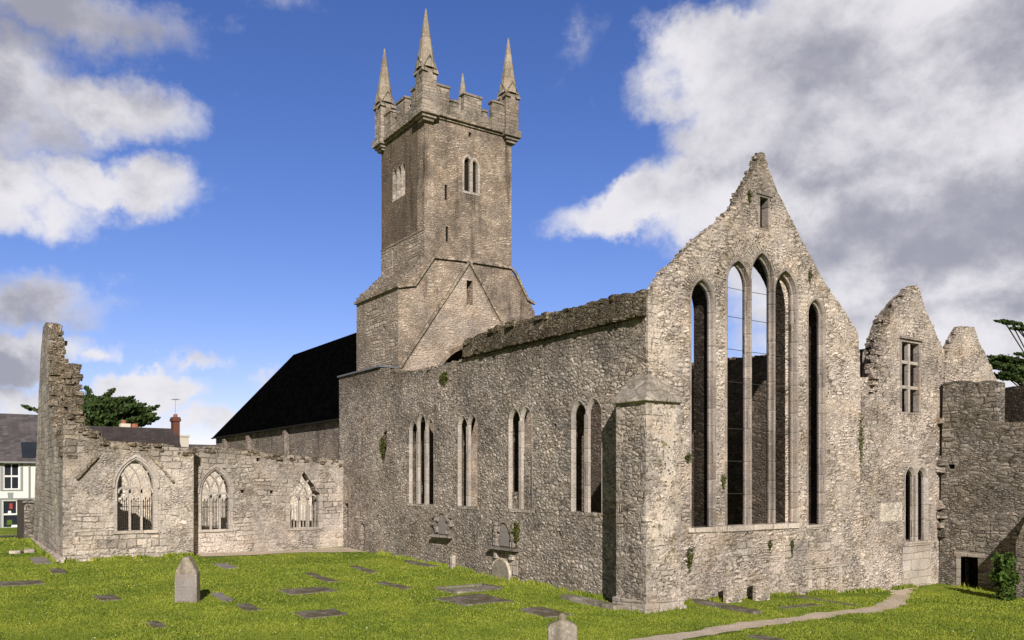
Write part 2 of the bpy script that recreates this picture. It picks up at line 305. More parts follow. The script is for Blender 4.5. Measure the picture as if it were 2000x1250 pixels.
def leafmat(name, a, bb):
    m, n, b = new_mat(name)
    r = n.n('NewGeometry').outputs['Random Per Island']; co = n.n('TexCoord').outputs['Object']
    c = n.mix(r, a, bb); c = n.val(c, n.m('MULTIPLY_ADD', n.noise(co, .6, 4.), 1.2, .4))
    finish(n, b, c, .65, .25)
    tr = n.n('BsdfTranslucent', {'Color': n.val(c, .9)}); mx = n.n('MixShader', {0: .18}); t = m.node_tree
    t.links.new(b.outputs[0], mx.inputs[1]); t.links.new(tr.outputs[0], mx.inputs[2])
    t.links.new(mx.outputs[0], t.nodes['Material Output'].inputs[0]); return m
M['cypress'] = leafmat('cypress_needles', (.02, .042, .011), (.085, .125, .032))
M['shrub'] = leafmat('shrub_leaves', (.05, .10, .015), (.16, .24, .04))
M['bushleaf'] = leafmat('bush_leaves', (.03, .065, .012), (.11, .17, .03))
M['weed'] = leafmat('weed_leaves', (.06, .08, .02), (.17, .16, .05))

# ------------------------------------------------------------------ object helpers
ORG = {}
def tag(o, label=None, cat=None, group=None, kind=None):
    for k, v in (('label', label), ('category', cat), ('group', group), ('kind', kind)):
        if v: o[k] = v
    return o
def empty(name, loc, label, cat, group=None):
    o = bpy.data.objects.new(name, None); COL.objects.link(o); o.location = loc; o.empty_display_size = .3
    ORG[o.name] = loc; return tag(o, label, cat, group)
def link(name, me, mat, parent=None, origin=None):
    o = bpy.data.objects.new(name, me); COL.objects.link(o)
    if mat: me.materials.append(mat)
    if parent: o.parent = parent; ORG[o.name] = ORG[parent.name]
    else:
        ORG[o.name] = origin or (0, 0, 0); o.location = ORG[o.name]
    return o
class MB:
    def __init__(s): s.v = []; s.f = []
    def add(s, vs, fs):
        k = len(s.v); s.v += [tuple(p) for p in vs]; s.f += [tuple(i+k for i in f) for f in fs]; return s
    def box(s, x0, x1, y0, y1, z0, z1, j=0.):
        p = [(x+random.uniform(-j, j), y+random.uniform(-j, j), z+random.uniform(-j, j)) for z in (z0, z1) for y in (y0, y1) for x in (x0, x1)]
        return s.add(p, [(0, 2, 3, 1), (4, 5, 7, 6), (0, 1, 5, 4), (2, 6, 7, 3), (0, 4, 6, 2), (1, 3, 7, 5)])
    def rock(s, c, sz, rot=None):
        rot = random.uniform(-.4, .4) if rot is None else rot; tl = random.uniform(-.25, .25)
        P = []
        for z in (-1, 1):
            for y in (-1, 1):
                for x in (-1, 1):
                    k = random.uniform(.72, 1.05)
                    a, b_, c_ = x*sz[0]*k, y*sz[1]*random.uniform(.75, 1.05), z*sz[2]*random.uniform(.7, 1.05)+x*tl*sz[2]
                    P.append((c[0]+a*cos(rot)-b_*sin(rot), c[1]+a*sin(rot)+b_*cos(rot), c[2]+c_))
        return s.add(P, [(0, 2, 3, 1), (4, 5, 7, 6), (0, 1, 5, 4), (2, 6, 7, 3), (0, 4, 6, 2), (1, 3, 7, 5)])
    def ring(s, c, r0, r1, z0, z1, n=8, a0=0.):
        P = []
        for r, z in ((r0, z0), (r1, z1)):
            for i in range(n): P.append((c[0]+r*cos(a0+2*pi*i/n), c[1]+r*sin(a0+2*pi*i/n), z))
        fs = [(i, (i+1) % n, n+(i+1) % n, n+i) for i in range(n)]+[tuple(range(n-1, -1, -1)), tuple(range(n, 2*n))]
        return s.add(P, fs)
    def tube(s, path, rad, n=6):
        path = [np.array(p, float) for p in path]; P = []
        if not hasattr(rad, '__len__'): rad = [rad]*len(path)
        for i, p in enumerate(path):
            t = path[min(i+1, len(path)-1)]-path[max(i-1, 0)]; t /= np.linalg.norm(t)+1e-9
            u = np.cross(t, (0, 0, 1)) if abs(t[2]) < .9 else np.cross(t, (1, 0, 0)); u /= np.linalg.norm(u); w = np.cross(t, u)
            P += [tuple(p+rad[i]*(u*cos(2*pi*k/n)+w*sin(2*pi*k/n))) for k in range(n)]
        fs = []
        for i in range(len(path)-1):
            for k in range(n): fs.append((i*n+k, i*n+(k+1) % n, (i+1)*n+(k+1) % n, (i+1)*n+k))
        fs += [tuple(range(n-1, -1, -1)), tuple((len(path)-1)*n+k for k in range(n))]
        return s.add(P, fs)
    def prism(s, mp, pts, d0, d1):                   # polygon in a wall plane, between two depths
        n = len(pts); P = [mp(a, z, d0) for a, z in pts]+[mp(a, z, d1) for a, z in pts]
        return s.add(P, [tuple(range(n)), tuple(range(2*n-1, n-1, -1))]+[(i, (i+1) % n, n+(i+1) % n, n+i) for i in range(n)])
    def ribbon(s, mp, path, w, d0, d1, closed=False):  # a flat bar of width w along a path in a wall plane
        n = len(path); L, R = [], []
        for i, (a, z) in enumerate(path):
            p, q = (path[(i-1) % n], path[(i+1) % n]) if closed else (path[max(i-1, 0)], path[min(i+1, n-1)])
            ta, tz = q[0]-p[0], q[1]-p[1]; l = sqrt(ta*ta+tz*tz) or 1; na, nz = -tz/l*w/2, ta/l*w/2
            L.append((a+na, z+nz)); R.append((a-na, z-nz))
        for i in range(n if closed else n-1):
            j = (i+1) % n
            P = [mp(*p, d) for d in (d0, d1) for p in (L[i], L[j], R[j], R[i])]
            s.add(P, [(0, 1, 2, 3), (7, 6, 5, 4), (0, 4, 5, 1), (2, 6, 7, 3), (1, 5, 6, 2), (3, 7, 4, 0)])
        return s
    def loft(s, rings, close=False):
        n = len(rings[0]); P = [p for r in rings for p in r]; fs = []
        for i in range(len(rings)-1):
            for k in range(n if close else n-1): fs.append((i*n+k, i*n+(k+1) % n, (i+1)*n+(k+1) % n, (i+1)*n+k))
        return s.add(P, fs)
    def build(s, name, mat, parent=None, origin=None, fixn=True, bev=0):
        o = ORG[parent.name] if parent else (origin or (0, 0, 0))
        me = bpy.data.meshes.new(name); me.from_pydata([(a-o[0], b-o[1], c-o[2]) for a, b, c in s.v], [], s.f)
        if fixn:
            bm = bmesh.new(); bm.from_mesh(me)
            bmesh.ops.recalc_face_normals(bm, faces=bm.faces)
            if bev: bmesh.ops.bevel(bm, geom=bm.edges[:], offset=bev, segments=1, affect='EDGES', clamp_overlap=True)
            bm.to_mesh(me); bm.free()
        return link(name, me, mat, parent, origin)
def eplane(X): return lambda a, z, d: (X-d, a, z)   # wall facing east: a is y
def splane(Y): return lambda a, z, d: (a, Y+d, z)   # wall facing south: a is x
_tmp = 0
def slabwall(mb, mp, outline, holes, d0, d1):
    """outline with holes, filled and given the thickness d0..d1"""
    cu = bpy.data.curves.new('tmp', 'CURVE'); cu.dimensions = '2D'; cu.fill_mode = 'BOTH'; cu.extrude = .5
    for pts in [outline]+list(holes):
        sp = cu.splines.new('POLY'); sp.points.add(len(pts)-1); sp.use_cyclic_u = True
        for i, (a, z) in enumerate(pts): sp.points[i].co = (a, z, 0, 1)
    o = bpy.data.objects.new('tmp', cu); me = bpy.data.meshes.new_from_object(o)
    vs = [mp(v.co[0], v.co[1], d0+(v.co[2]+.5)*(d1-d0)) for v in me.vertices]
    mb.add(vs, [tuple(p.vertices) for p in me.polygons])
    bpy.data.objects.remove(o); bpy.data.curves.remove(cu); bpy.data.meshes.remove(me)
    return mb
def jag(pts, step=.28, amp=.09, seed=0):
    r = random.Random(seed); out = [pts[0]]
    for p, q in zip(pts, pts[1:]):
        l = sqrt((q[0]-p[0])**2+(q[1]-p[1])**2); k = max(1, int(l/step))
        for i in range(1, k+1):
            t = i/k; out.append((p[0]+(q[0]-p[0])*t+r.uniform(-amp, amp), p[1]+(q[1]-p[1])*t+r.uniform(-amp, amp)))
    return out
def rubble(mb, mp, pts, d0, d1, size=.17, per=3.2, sink=.3, seed=0):
    """stones bedded along a broken wall edge"""
    for p, q in zip(pts, pts[1:]):
        l = sqrt((q[0]-p[0])**2+(q[1]-p[1])**2); w = abs(d1-d0)
        for _ in range(int(l*per*max(1, w*2.2))+1):
            t = random.random(); s_ = size*random.uniform(.55, 1.35)
            c = mp(p[0]+(q[0]-p[0])*t, p[1]+(q[1]-p[1])*t-s_*sink, random.uniform(min(d0, d1)+.08, max(d0, d1)-.08))
            mb.rock(c, (s_*random.uniform(.8, 1.3), s_*random.uniform(.8, 1.3), s_*random.uniform(.4, .75)))
def arch(c, hw, z0, zs, rise, n=9, z1=None):
    """pointed arch outline, from bottom left over the apex to bottom right"""
    rise = max(rise, hw*1.0001); R = (hw*hw+rise*rise)/(2*hw); pts = [(c-hw, z0), (c-hw, zs)]
    am = math.acos((R-hw)/R)
    for i in range(1, n+1): a = am*i/n; pts.append((c-hw+R-R*cos(a), zs+R*sin(a)))
    left = pts; right = [(2*c-a, z) for a, z in reversed(left[:-1])]
    return left+right
def off(a_, d):                                      # offsets an arch (c,hw,z0,zs,rise)
    c, hw, z0, zs, rise = a_; return (c, hw+d, z0, zs, rise*(hw+d)/hw)
def light(mb, mp, a_, prof):
    """lofted moulding round an arched light; prof = (offset, depth) pairs"""
    mb.loft([[mp(a, z, d) for a, z in arch(*off(a_, o))] for o, d in prof])
def quoins(mp, a, side, z0, z1, mb, seed=0, d=-.012, w=(.28, .5)):
    r = random.Random(seed); z = z0; k = 0
    while z < z1-.1:
        h = r.uniform(.26, .42); h = min(h, z1-z); l = w[k % 2]*r.uniform(.85, 1.15)
        P = [(a, z+.008), (a+side*l, z+.008), (a+side*l, z+h-.008), (a, z+h-.008)]
        mb.prism(mp, P, d-r.uniform(0, .006), .1); z += h; k += 1

XE, YS = -21.78, 20.6
mE, mS = eplane(XE), splane(YS)
eP = lambda L: [onX(px, py, XE) for px, py in L]
sP = lambda L, Y=YS: [onY(px, py, Y) for px, py in L]
# ------------------------------------------------------------------ ground
def ground():
    def axis(lo, hi, a, b, fine):
        mid = list(np.arange(a, b+1e-6, fine)); l, h = [], []
        s_, x = fine, a
        while x > lo: s_ *= 1.35; x -= s_; l.append(x)
        s_, x = fine, b
        while x < hi: s_ *= 1.35; x += s_; h.append(x)
        return l[::-1]+mid+h
    xs, ys = axis(-3000, 3000, -80, 8, .5), axis(-3000, 3000, -12, 50, .5)
    vs = [(x, y, gz(x, y)) for y in ys for x in xs]; n = len(xs)
    fs = [(j*n+i, j*n+i+1, (j+1)*n+i+1, (j+1)*n+i) for j in range(len(ys)-1) for i in range(n-1)]
    me = bpy.data.meshes.new('lawn'); me.from_pydata(vs, [], fs)
    for p in me.polygons: p.use_smooth = True
    o = link('lawn', me, M['turf']); tag(o, 'bright green lawn around the ruined friary', None, None, 'structure')
ground()
def strip(name, left, right, mat, lift, label, jit=.05):
    n = len(left); P = []
    for a, b in zip(left, right):
        for t in (0, .25, .5, .75, 1):
            x, y = a[0]+(b[0]-a[0])*t, a[1]+(b[1]-a[1])*t
            P.append((x, y, gz(x, y)+lift))
    fs = [(i*5+k, i*5+k+1, i*5+k+6, i*5+k+5) for i in range(n-1) for k in range(4)]
    me = bpy.data.meshes.new(name); me.from_pydata(P, [], fs); o = link(name, me, mat); tag(o, label, None, None, 'structure'); return o
def dens(L, step=.5, amp=.07):
    out = [L[0]]
    for p, q in zip(L, L[1:]):
        k = 6
        for i in range(1, k+1): out.append(tuple(p[j]+(q[j]-p[j])*i/k+random.uniform(-amp, amp) for j in range(2)))
    return out
PL = [(1150, 1275), (1240, 1250), (1370, 1230), (1450, 1216), (1530, 1208), (1610, 1196), (1690, 1188), (1730, 1176), (1740, 1160), (1742, 1150), (1752, 1142)]
PR = [(1260, 1280), (1345, 1250), (1440, 1232), (1510, 1222), (1570, 1214), (1650, 1202), (1730, 1194), (1765, 1182), (1778, 1162), (1782, 1152), (1800, 1143)]
gl, gr = dens([onG(*p)[:2] for p in PL], amp=.11), dens([onG(*p)[:2] for p in PR], amp=.11)
strip('footpath', gl, gr, M['path'], .018, 'trodden beige grit path curving to the ruin')
PATH = [((a[0]+b[0])/2, (a[1]+b[1])/2, sqrt((a[0]-b[0])**2+(a[1]-b[1])**2)/2) for a, b in zip(gl, gr)]
a, b = dens([(-48.85, 11.7), (-48.85, 14), (-48.7, 17), (-48.3, 20.5)], amp=.03), dens([(-47.2, 11.7), (-46.9, 14), (-46.5, 17), (-45.2, 20.5)], amp=.16)
strip('gravel_strip', a, b, M['path'], .02, 'beige gravel strip along the foot of the transept wall')
xx = [-80, -76, -72, -68.5]
strip('street', [(-67.2, -30), (-67.2, -8), (-67.2, 8), (-67.2, 24)], [(-73, -30), (-73, -8), (-73, 8), (-73, 24)], M['asphalt'], .02, 'grey street in front of the white house')

# ------------------------------------------------------------------ choir
choir = empty('choir_ruin', (-32, 26.4, 0), 'roofless stone choir with tall east gable, five pointed lancets and corner buttress', 'church ruin')
# east gable: outer leaf with five lights, inner leaf with deep embrasures
gout = [(20.6, -.6)]+eP([(1262, 570)])
gl_ = [onX(px, py, XE-.36) for px, py in ((1262, 568), (1284, 535), (1322, 497), (1359, 460), (1397, 436), (1423, 402), (1442, 365), (1461, 331), (1474, 300))]
gr_ = eP([(1494, 300), (1503, 335), (1524, 385), (1547, 430), (1577, 490), (1614, 556), (1652, 610), (1675, 648), (1679, 690), (1681, 775)])
top = jag(gl_, .22, .045, 3)+jag(gr_, .22, .035, 4)
OUT = [(20.6, -.7)]+top+[(33.2, 7.0), (33.2, -1.3)]
L1 = (23.36, .50, 2.72, 11.1, .68); L5 = (30.10, .42, 2.62, 11.28, .57)
L2 = (25.32, .55, 2.72, 11.97, .76); L3 = (26.71, .60, 2.72, 12.3, .93); L4 = (28.14, .56, 2.72, 11.97, .77)
CH = .13
slot = [(26.5, 14.35), (26.5, 15.62), (27.1, 15.62), (27.1, 14.35)]
def merged_top():
    """one hole for the three middle lights, following the outside of their mouldings"""
    a2, a3, a4 = (arch(*off(L, CH-.02)) for L in (L2, L3, L4)); m23, m34 = (25.32+26.71)/2, (26.71+28.14)/2
    pts = [p for p in a2 if p[0] < m23-.01]+[p for p in a3 if m23 < p[0] < m34 and p[1] > 11.0 and p[1] > 3]+[p for p in a4 if p[0] > m34+.01]
    # drop points below the neighbours' junctions
    return pts
mb = MB()
h1, h5 = arch(*off(L1, CH-.02)), arch(*off(L5, CH-.02))
slabwall(mb, mE, OUT, [h1, merged_top(), h5, slot], 0, .36)
E1 = (23.3, .74, 2.6, 10.9, 1.3); E5 = (30.1, .7, 2.6, 11.1, 1.1); E3 = (26.72, 1.86, 2.6, 11.4, 2.05)
inner = [(20.62, -.7), (20.64, 10.6)]+[(onX(px+5, py+4, XE-1.1)) for px, py in ((1290, 537), (1322, 502), (1359, 466), (1397, 442))]
inner += [(inner[-1][0]+1.0, inner[-1][1]+.2)]+[(a-.05, z-.05) for a, z in gr_[4:]]+[(33.15, 6.9), (33.15, -1.3)]
slabwall(mb, mE, inner, [arch(*E1), arch(*E3), arch(*E5)], .362, 1.1)
rubble(mb, mE, gl_, 0, .45, .085, 9., .5); rubble(mb, mE, gr_[:-1], 0, .45, .075, 7., .5)
gable = mb.build('east_gable', M['gable'], choir)
P5 = [(CH+.07, -.015), (CH-.015, -.02), (CH-.05, .02), (.055, .10), (.05, .13), (0, .16), (0, .23), (.09, .362)]
for L, nm in ((L1, 'lancet_window'), (L5, 'lancet_window')):
    mb = MB(); light(mb, mE, L, P5); fr = mb.build(nm, M['frame_east'], choir)
    mb = MB(); mb.box(XE-.5, XE+.05, L[0]-L[1]-.25, L[0]+L[1]+.25, L[2]-.2, L[2]); mb.build('sill', M['dressed'], fr, bev=.015)
    mb = MB()
    for z in np.arange(3.9, 11, 1.15): mb.tube([(XE-.19, L[0]-L[1]-.02, z), (XE-.19, L[0]+L[1]+.02, z)], .014, 5)
mb = MB(); mp_ = [(CH-.04 if o > CH-.05 else o, d) for o, d in P5[1:]]
for L in (L2, L3, L4): light(mb, mE, L, mp_)
for m_ in ((25.32+26.71)/2, (26.71+28.14)/2):        # faces of the slender mullions
    mb.prism(mE, [(m_-.055, 2.72), (m_-.055, 12.3), (m_+.055, 12.3), (m_+.055, 2.72)], -.012, .09)
mb.ribbon(mE, [(a, z) for a, z in arch(*off(L2, CH+.03)) if a < 25.32+.55], .12, -.014, .06)
mb.ribbon(mE, [(a, z) for a, z in arch(*off(L4, CH+.03)) if a > 28.14-.55], .12, -.015, .06)
mb.ribbon(mE, [(a, z) for a, z in arch(*off(L3, CH+.03)) if z > 12.2], .12, -.016, .06)
tri = mb.build('triple_window', M['frame_east'], choir)
mb = MB()
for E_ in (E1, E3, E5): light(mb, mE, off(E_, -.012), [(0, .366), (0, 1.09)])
mb.build('embrasure_shade', M['jamb'], choir)  # thin dark skin added so the sunlit reveals look shaded
mb = MB(); mb.box(XE-.5, XE+.06, 24.4, 28.95, 2.5, 2.72, .01); mb.build('sill', M['dressed'], tri, bev=.02)
for z in (3.95, 5.2, 6.45, 7.0, 8.25, 9.5, 10.75, 11.85):
    a, b_ = (24.78, 28.68) if z < 11.8 else (24.85, 27.3)
    if z == 7.0: a, b_ = 27.4, 28.7
    mb = MB(); mb.tube([(XE-.19, a, z), (XE-.19, (a+b_)/2, z-.015), (XE-.19, b_, z)], .012, 5); mb.build('saddle_bar', M['iron'], tri)
mb = MB(); mb.ribbon(mE, [(26.5, 14.35), (26.5, 15.62), (27.1, 15.62), (27.1, 14.35)], .12, -.012, .3, True)
mb.prism(mE, [(26.35, 15.68), (27.3, 15.68), (27.3, 15.8), (26.35, 15.8)], -.05, .2); sf_ = mb.build('slot_frame', M['frame_east'], choir)
mb = MB(); mb.prism(mE, [(26.45, 14.3), (27.15, 14.3), (27.15, 15.66), (26.45, 15.66)], .31, .35); mb.build('slot_shade_plate', M['dark'], sf_)  # dark plate added in the slot, shade as plain colour
# relieving arch stones above the lights
for L, z_min in ((off(L2, .46), 12.0), (off(L4, .46), 12.0), (off(L1, .38), 11.3), (off(L3, .38), 12.7)):
    mb = MB(); pts = [p for p in arch(*L, n=16) if p[1] > z_min]
    for (a0, z0), (a1, z1) in zip(pts, pts[1:]):
        if (L[0] == L2[0] and a0 > 25.6) or (L[0] == L4[0] and a0 < 27.9): continue
        dx, dz = a1-a0, z1-z0; l = sqrt(dx*dx+dz*dz); nx, nz = -dz/l, dx/l
        for t in (.25, .75):
            c = (a0+dx*t, z0+dz*t); w = random.uniform(.12, .2); h = random.uniform(.16, .28)
            q = [(c[0]+dx*sx_*w+nx*sy_*h, c[1]+dz*sx_*w+nz*sy_*h) for sx_, sy_ in ((-1, -1), (1, -1), (1, 1), (-1, 1))]
            mb.prism(mE, q, -.014-random.uniform(0, .025), .06)
    mb.build('relieving_arch', M['butt'], choir)
# south wall with four groups of lancets
mb = MB()
W = []                                               # groups: list of lights (c, hw, z0, zs, rise)
W.append([(-39.57, .34, 3.22, 7.02, .43), (-38.66, .35, 3.22, 7.3, .46), (-37.78, .33, 3.22, 7.03, .43)])
W.append([(-34.50, .32, 3.22, 6.98, .41), (-33.62, .32, 3.22, 6.98, .41)])
W.append([(-30.12, .32, 3.22, 7.02, .42), (-29.24, .32, 3.22, 7.02, .42)])
W.append([(-25.66, .35, 3.22, 6.98, .45), (-24.75, .35, 3.22, 6.98, .46)])
def group_hole(g, d):
    pts = []
    for i, L in enumerate(g):
        lo = -99 if i == 0 else (g[i-1][0]+L[0])/2; hi = 99 if i == len(g)-1 else (g[i+1][0]+L[0])/2
        pp = [p for p in arch(*off(L, d)) if lo+.005 < p[0] < hi-.005]
        if i: pp = [p for p in pp if p[1] > L[3]-.02 or p[0] > L[0]]
        if i < len(g)-1: pp = [p for p in pp if p[1] > L[3]-.02 or p[0] < L[0]]
        pts += pp
    return pts
topS = sP([(662, 738), (700, 728), (745, 719), (768, 722), (785, 728), (820, 722), (865, 712), (905, 701)])
topS2 = [(-34.3, 10.25), (-22.0, 10.25)]
out = [(-49.4, -.5)]+jag(topS, .3, .06, 9)+topS2+[(XE-.005, 11.1), (XE-.005, -.8)]
niche = [(-43.55, 5.5), (-43.62, 6.6), (-43.2, 7.1), (-42.75, 7.3), (-42.8, 6.2), (-43.1, 5.5)]
slit1 = [(-46.3, -.3), (-46.3, 1.75), (-46.05, 1.98), (-45.75, 1.75), (-45.75, -.3)]
slit2 = [(-48.75, 1.3), (-48.75, 3.0), (-48.15, 3.05), (-48.15, 1.35)]
put = [[(x, z), (x, z+.2), (x+.16, z+.22), (x+.17, z)] for x, z in ((-27.3, 6.55), (-37.0, 6.8), (-32.0, 3.6), (-27.0, 2.2), (-41.3, 4.4), (-36.2, 8.6))]
slabwall(mb, mS, out, [group_hole(g, .13) for g in W]+[niche, slit2, slit1]+put, 0, .2)
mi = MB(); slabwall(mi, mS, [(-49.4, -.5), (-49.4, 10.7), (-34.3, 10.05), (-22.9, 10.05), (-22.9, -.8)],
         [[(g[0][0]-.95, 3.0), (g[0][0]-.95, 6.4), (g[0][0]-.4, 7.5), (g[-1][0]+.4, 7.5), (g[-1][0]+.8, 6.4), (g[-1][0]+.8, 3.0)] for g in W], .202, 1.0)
mi.build('inner_leaf', M['inside'], choir)  # dark colour keeps the sunlit splays behind the lancets looking shaded
rubble(mb, mS, topS, 0, 1., .15, 3.5, .4)
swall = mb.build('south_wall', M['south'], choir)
PS = [(.15, -.012), (.115, -.018), (.10, .0), (.04, .055), (.0, .08), (0, .13), (.11, .205)]
for g in W:
    mb = MB()
    for i, L in enumerate(g): light(mb, mS, L, PS)
    for p, q in zip(g, g[1:]):
        m_ = (p[0]+q[0])/2; w_ = (q[0]-p[0])/2-.34
        mb.prism(mS, [(m_-w_, 3.22), (m_-w_, 7.0), (m_+w_, 7.0), (m_+w_, 3.22)], -.014, .06)
    fr = mb.build('lancet_window', M['frame'], choir)
    mb = MB(); mb.box(g[0][0]-g[0][1]-.3, g[-1][0]+g[-1][1]+.3, YS-.025, YS+.4, 3.06, 3.22, .02); mb.build('sill', M['quoin'], fr, bev=.03)
mb = MB()
mb.box(-29.56, -28.92, YS+.10, YS+.19, 3.22, 5.6, .01); mb.box(-30.44, -29.80, YS+.10, YS+.19, 3.22, 3.95, .01)
mb.build('window_blocking', M['south'], choir)
# overhanging mossy parapet over the eastern half
mb = MB(); pt = [(-34.25, 10.95)]+sP([(945, 652), (1000, 634), (1050, 622), (1085, 612), (1130, 601), (1200, 582), (1255, 570)])
slabwall(mb, mS, [(-34.25, 10.27)]+jag(pt, .3, .07, 12)+[(-21.84, 11.05), (-21.84, 10.27)], [], -.16, .98)
rubble(mb, mS, pt, -.16, 1., .19, 4.6, .2)
rubble(mb, mS, [(-34.2, 10.35), (-22.0, 10.35)], -.2, -.02, .1, 3., 0)
mb.build('parapet', M['rubdark'], choir)
# north and inner walls
mb = MB(); npt = [(-22.9, 10.5), (-26, 10.35), (-29, 10.5), (-36, 10.5), (-43, 10.7)]
slabwall(mb, splane(32.25), [(-22.9, -1)]+jag(npt, .4, .12, 5)+[(-43, -1)], [], 0, 1.)
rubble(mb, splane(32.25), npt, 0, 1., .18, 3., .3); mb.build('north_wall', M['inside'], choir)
# diagonal corner buttress
BX, BY = -20.93, 19.71
mb = MB(); mb.box(BX-1.5, BX, BY, BY+1.62, -.6, 7.15); butt = mb.build('buttress', M['butt'], choir)
mb = MB(); mb.box(BX-1.482, BX-.05, BY-.012, BY+.05, -.1, 7.1); mb.build('buttress_face', M['south'], butt)
mb = MB(); q = .14
P = [(BX-1.5-q, BY-q, 7.15), (BX+q, BY-q, 7.15), (BX+q, BY+1.62+q*.6, 7.15), (BX-1.5-q, BY+1.62+q*.6, 7.15)]
P2 = [(x, y, 7.24) for x, y, z in P]; P3 = [(BX-1.72, YS+.05, 8.25), (XE-.02, YS+.05, 8.25), (XE-.02, BY+1.6, 8.1), (BX-1.72, BY+1.6, 8.1)]
mb.add(P+P2+P3, [(3, 2, 1, 0)]+[(i, (i+1) % 4, 4+(i+1) % 4, 4+i) for i in range(4)]+[(4+i, 4+(i+1) % 4, 8+(i+1) % 4, 8+i) for i in range(4)]+[(8, 9, 10, 11)])
mb.build('cap', M['coping'], butt, bev=.02)
mb = MB(); z_ = .1
for x0, x1, y0, y1, za, zb in ((BX-1.5-.12, BX+.12, BY-.12, BY+1.7, -.6, .36), (BX-1.5-.2, BX+.2, BY-.2, BY+1.75, -.6, .12)): mb.box(x0, x1, y0, y1, za, zb)
mb.build('plinth', M['dressed'], butt, bev=.03)
for args, kw, par_ in (((eplane(BX), BY-.012, 1, .14, 7.1), dict(seed=1), 0), ((splane(BY-.012), BX+.012, -1, .14, 7.1), dict(seed=2, w=(.16, .24)), 0), ((splane(BY-.012), BX-1.5, 1, .14, 7.1), dict(seed=3, w=(.2, .3)), 0),
                       ((eplane(BX), BY+1.62, -1, .14, 7.1), dict(seed=4, w=(.18, .3)), 0), ((mE, YS-.01, 1, 8.3, 11.0), dict(seed=5, w=(.34, .5)), 1), ((mS, XE+.012, -1, 8.3, 10.2), dict(seed=6, w=(.1, .16)), 1)):
    mb = MB(); quoins(*args, mb, **kw); mb.build('quoin', M['quoin'], choir if par_ else butt)
# blocked doorway and carved panels low on the gable
mb = MB()
for a in (onX(1582, 1130, XE)[0], onX(1641, 1130, XE)[0]): mb.prism(mE, [(a-.12, -.5), (a+.12, -.5), (a+.12, .78), (a-.12, .78)], -.02, .1)
a0, a1 = onX(1570, 1110, XE)[0], onX(1652, 1110, XE)[0]; mb.prism(mE, [(a0, .8), (a1, .8), (a1, .93), (a0, .93)], -.05, .1)
mb.prism(mE, [(a0+.95, -.1), (a0+1.35, -.1), (a0+1.35, .6), (a0+.95, .6)], -.015, .1)
mb.build('blocked_doorway', M['dressed'], choir)
for px, w, z0, z1 in ((1450, .55, 1.55, 2.1), (1555, .7, 1.3, 2.0), (1605, .5, 1.5, 2.25)):
    a = onX(px, 1080, XE)[0]; mb = MB(); mb.prism(mE, [(a-w, z0), (a+w, z0), (a+w, z1), (a-w, z1)], -.008, .1); mb.build('patch_slab', M['trans_side'], choir)

# ------------------------------------------------------------------ bell tower
XT = -43.59; mT = eplane(XT); XW = -49.45; YA, YB = 23.45, 29.58; BA, BB = 21.72, 31.32
tower = empty('bell_tower', (-46.5, 26.5, 0), 'tall square stone bell tower with battlements and four corner pinnacles', 'tower')
tw = lambda L: [onX(px, py, XT) for px, py in L]
shl = jag([(BA, 15.7), (22.4, 16.1), (23.0, 17.0), (YA, 17.5)], .25, .06, 21); shr = jag([(YB, 17.5), (30.0, 17.1), (30.9, 16.0), (BB, 15.2)], .25, .08, 22)
out = [(BA, 0)]+shl+[(YA, 26.0), (YB, 26.0)]+shr+[(BB, 0)]
aw1, aw2 = (26.37, .22, 21.95, 23.65, .34), (26.87, .22, 21.95, 23.55, .34)
def rect(px, py, w, h, X=XT):
    a, z = onX(px, py, X); return [(a-w/2, z-h/2), (a-w/2, z+h/2), (a+w/2, z+h/2), (a+w/2, z-h/2)]
holes = [arch(*aw1), arch(*aw2), rect(918, 263, .22, .28), rect(871, 376, .19, .9), rect(873, 457, .19, .9), rect(917, 572, .42, 1.5), rect(839, 545, .26, 1.15),
         arch(26.43, 2.3, .5, 9.6, 2.9)]
mb = MB(); slabwall(mb, mT, out, holes, 0, .9)
rubble(mb, mT, [(BB, 15.2), (31.3, 13.6)], 0, 1, .16, 4, .2); rubble(mb, mT, [(30.0, 17.1), (30.9, 16.0), (BB, 15.2)], 0, 3, .16, 3, .3)
mb.build('east_wall', M['tower'], tower)
mSh, mBs = splane(YA), splane(BA)
sx_ = lambda L, Y: [onY(px, py, Y) for px, py in L]
zs = 19.2                                             # set-off between render and bare stone on the south face
wn = [(c, .24, 21.9, 23.6, .34) for c in (-47.55, -46.95, -46.35)]
mb = MB(); slabwall(mb, mSh, [(XW, zs), (XW, 26.0), (XT-.9, 26.0), (XT-.9, zs)], [arch(*w) for w in wn], 0, .8)
mb.prism(mSh, [(XT-.9, zs), (XT-.9, 26), (XT-.004, 26), (XT-.004, zs)], 0.0, .05)
mb.build('south_wall', M['render'], tower)
mb = MB(); slabwall(mb, mSh, [(XW, 15), (XW, zs), (XT-.004, zs), (XT-.004, 15)], [[(-47.9, 16.3), (-47.9, zs-.2), (-47.7, zs-.2), (-47.7, 16.3)]], -.03, .8)
slabwall(mb, mBs, [(XW, 0), (XW, 15.75), (XT-.004, 15.75), (XT-.004, 0)], [[(-45.6, 11.6), (-45.6, 13.6), (-45.35, 13.6), (-45.35, 11.6)]], -.004, .9)
r_ = random.Random(4)
for i in range(8):                                    # stepped shoulder
    y0 = BA+.02+i*.21; z0 = 15.75+i*.22
    x = XW-.03
    while x < XT-.1:
        l = r_.uniform(.3, .8); mb.box(x, min(x+l, XT-.01), y0+r_.uniform(-.03, .03), YA+.3, z0-.05, z0+.2+r_.uniform(-.05, .06), .012); x += l
mb.build('base_wall', M['tower_south'], tower)
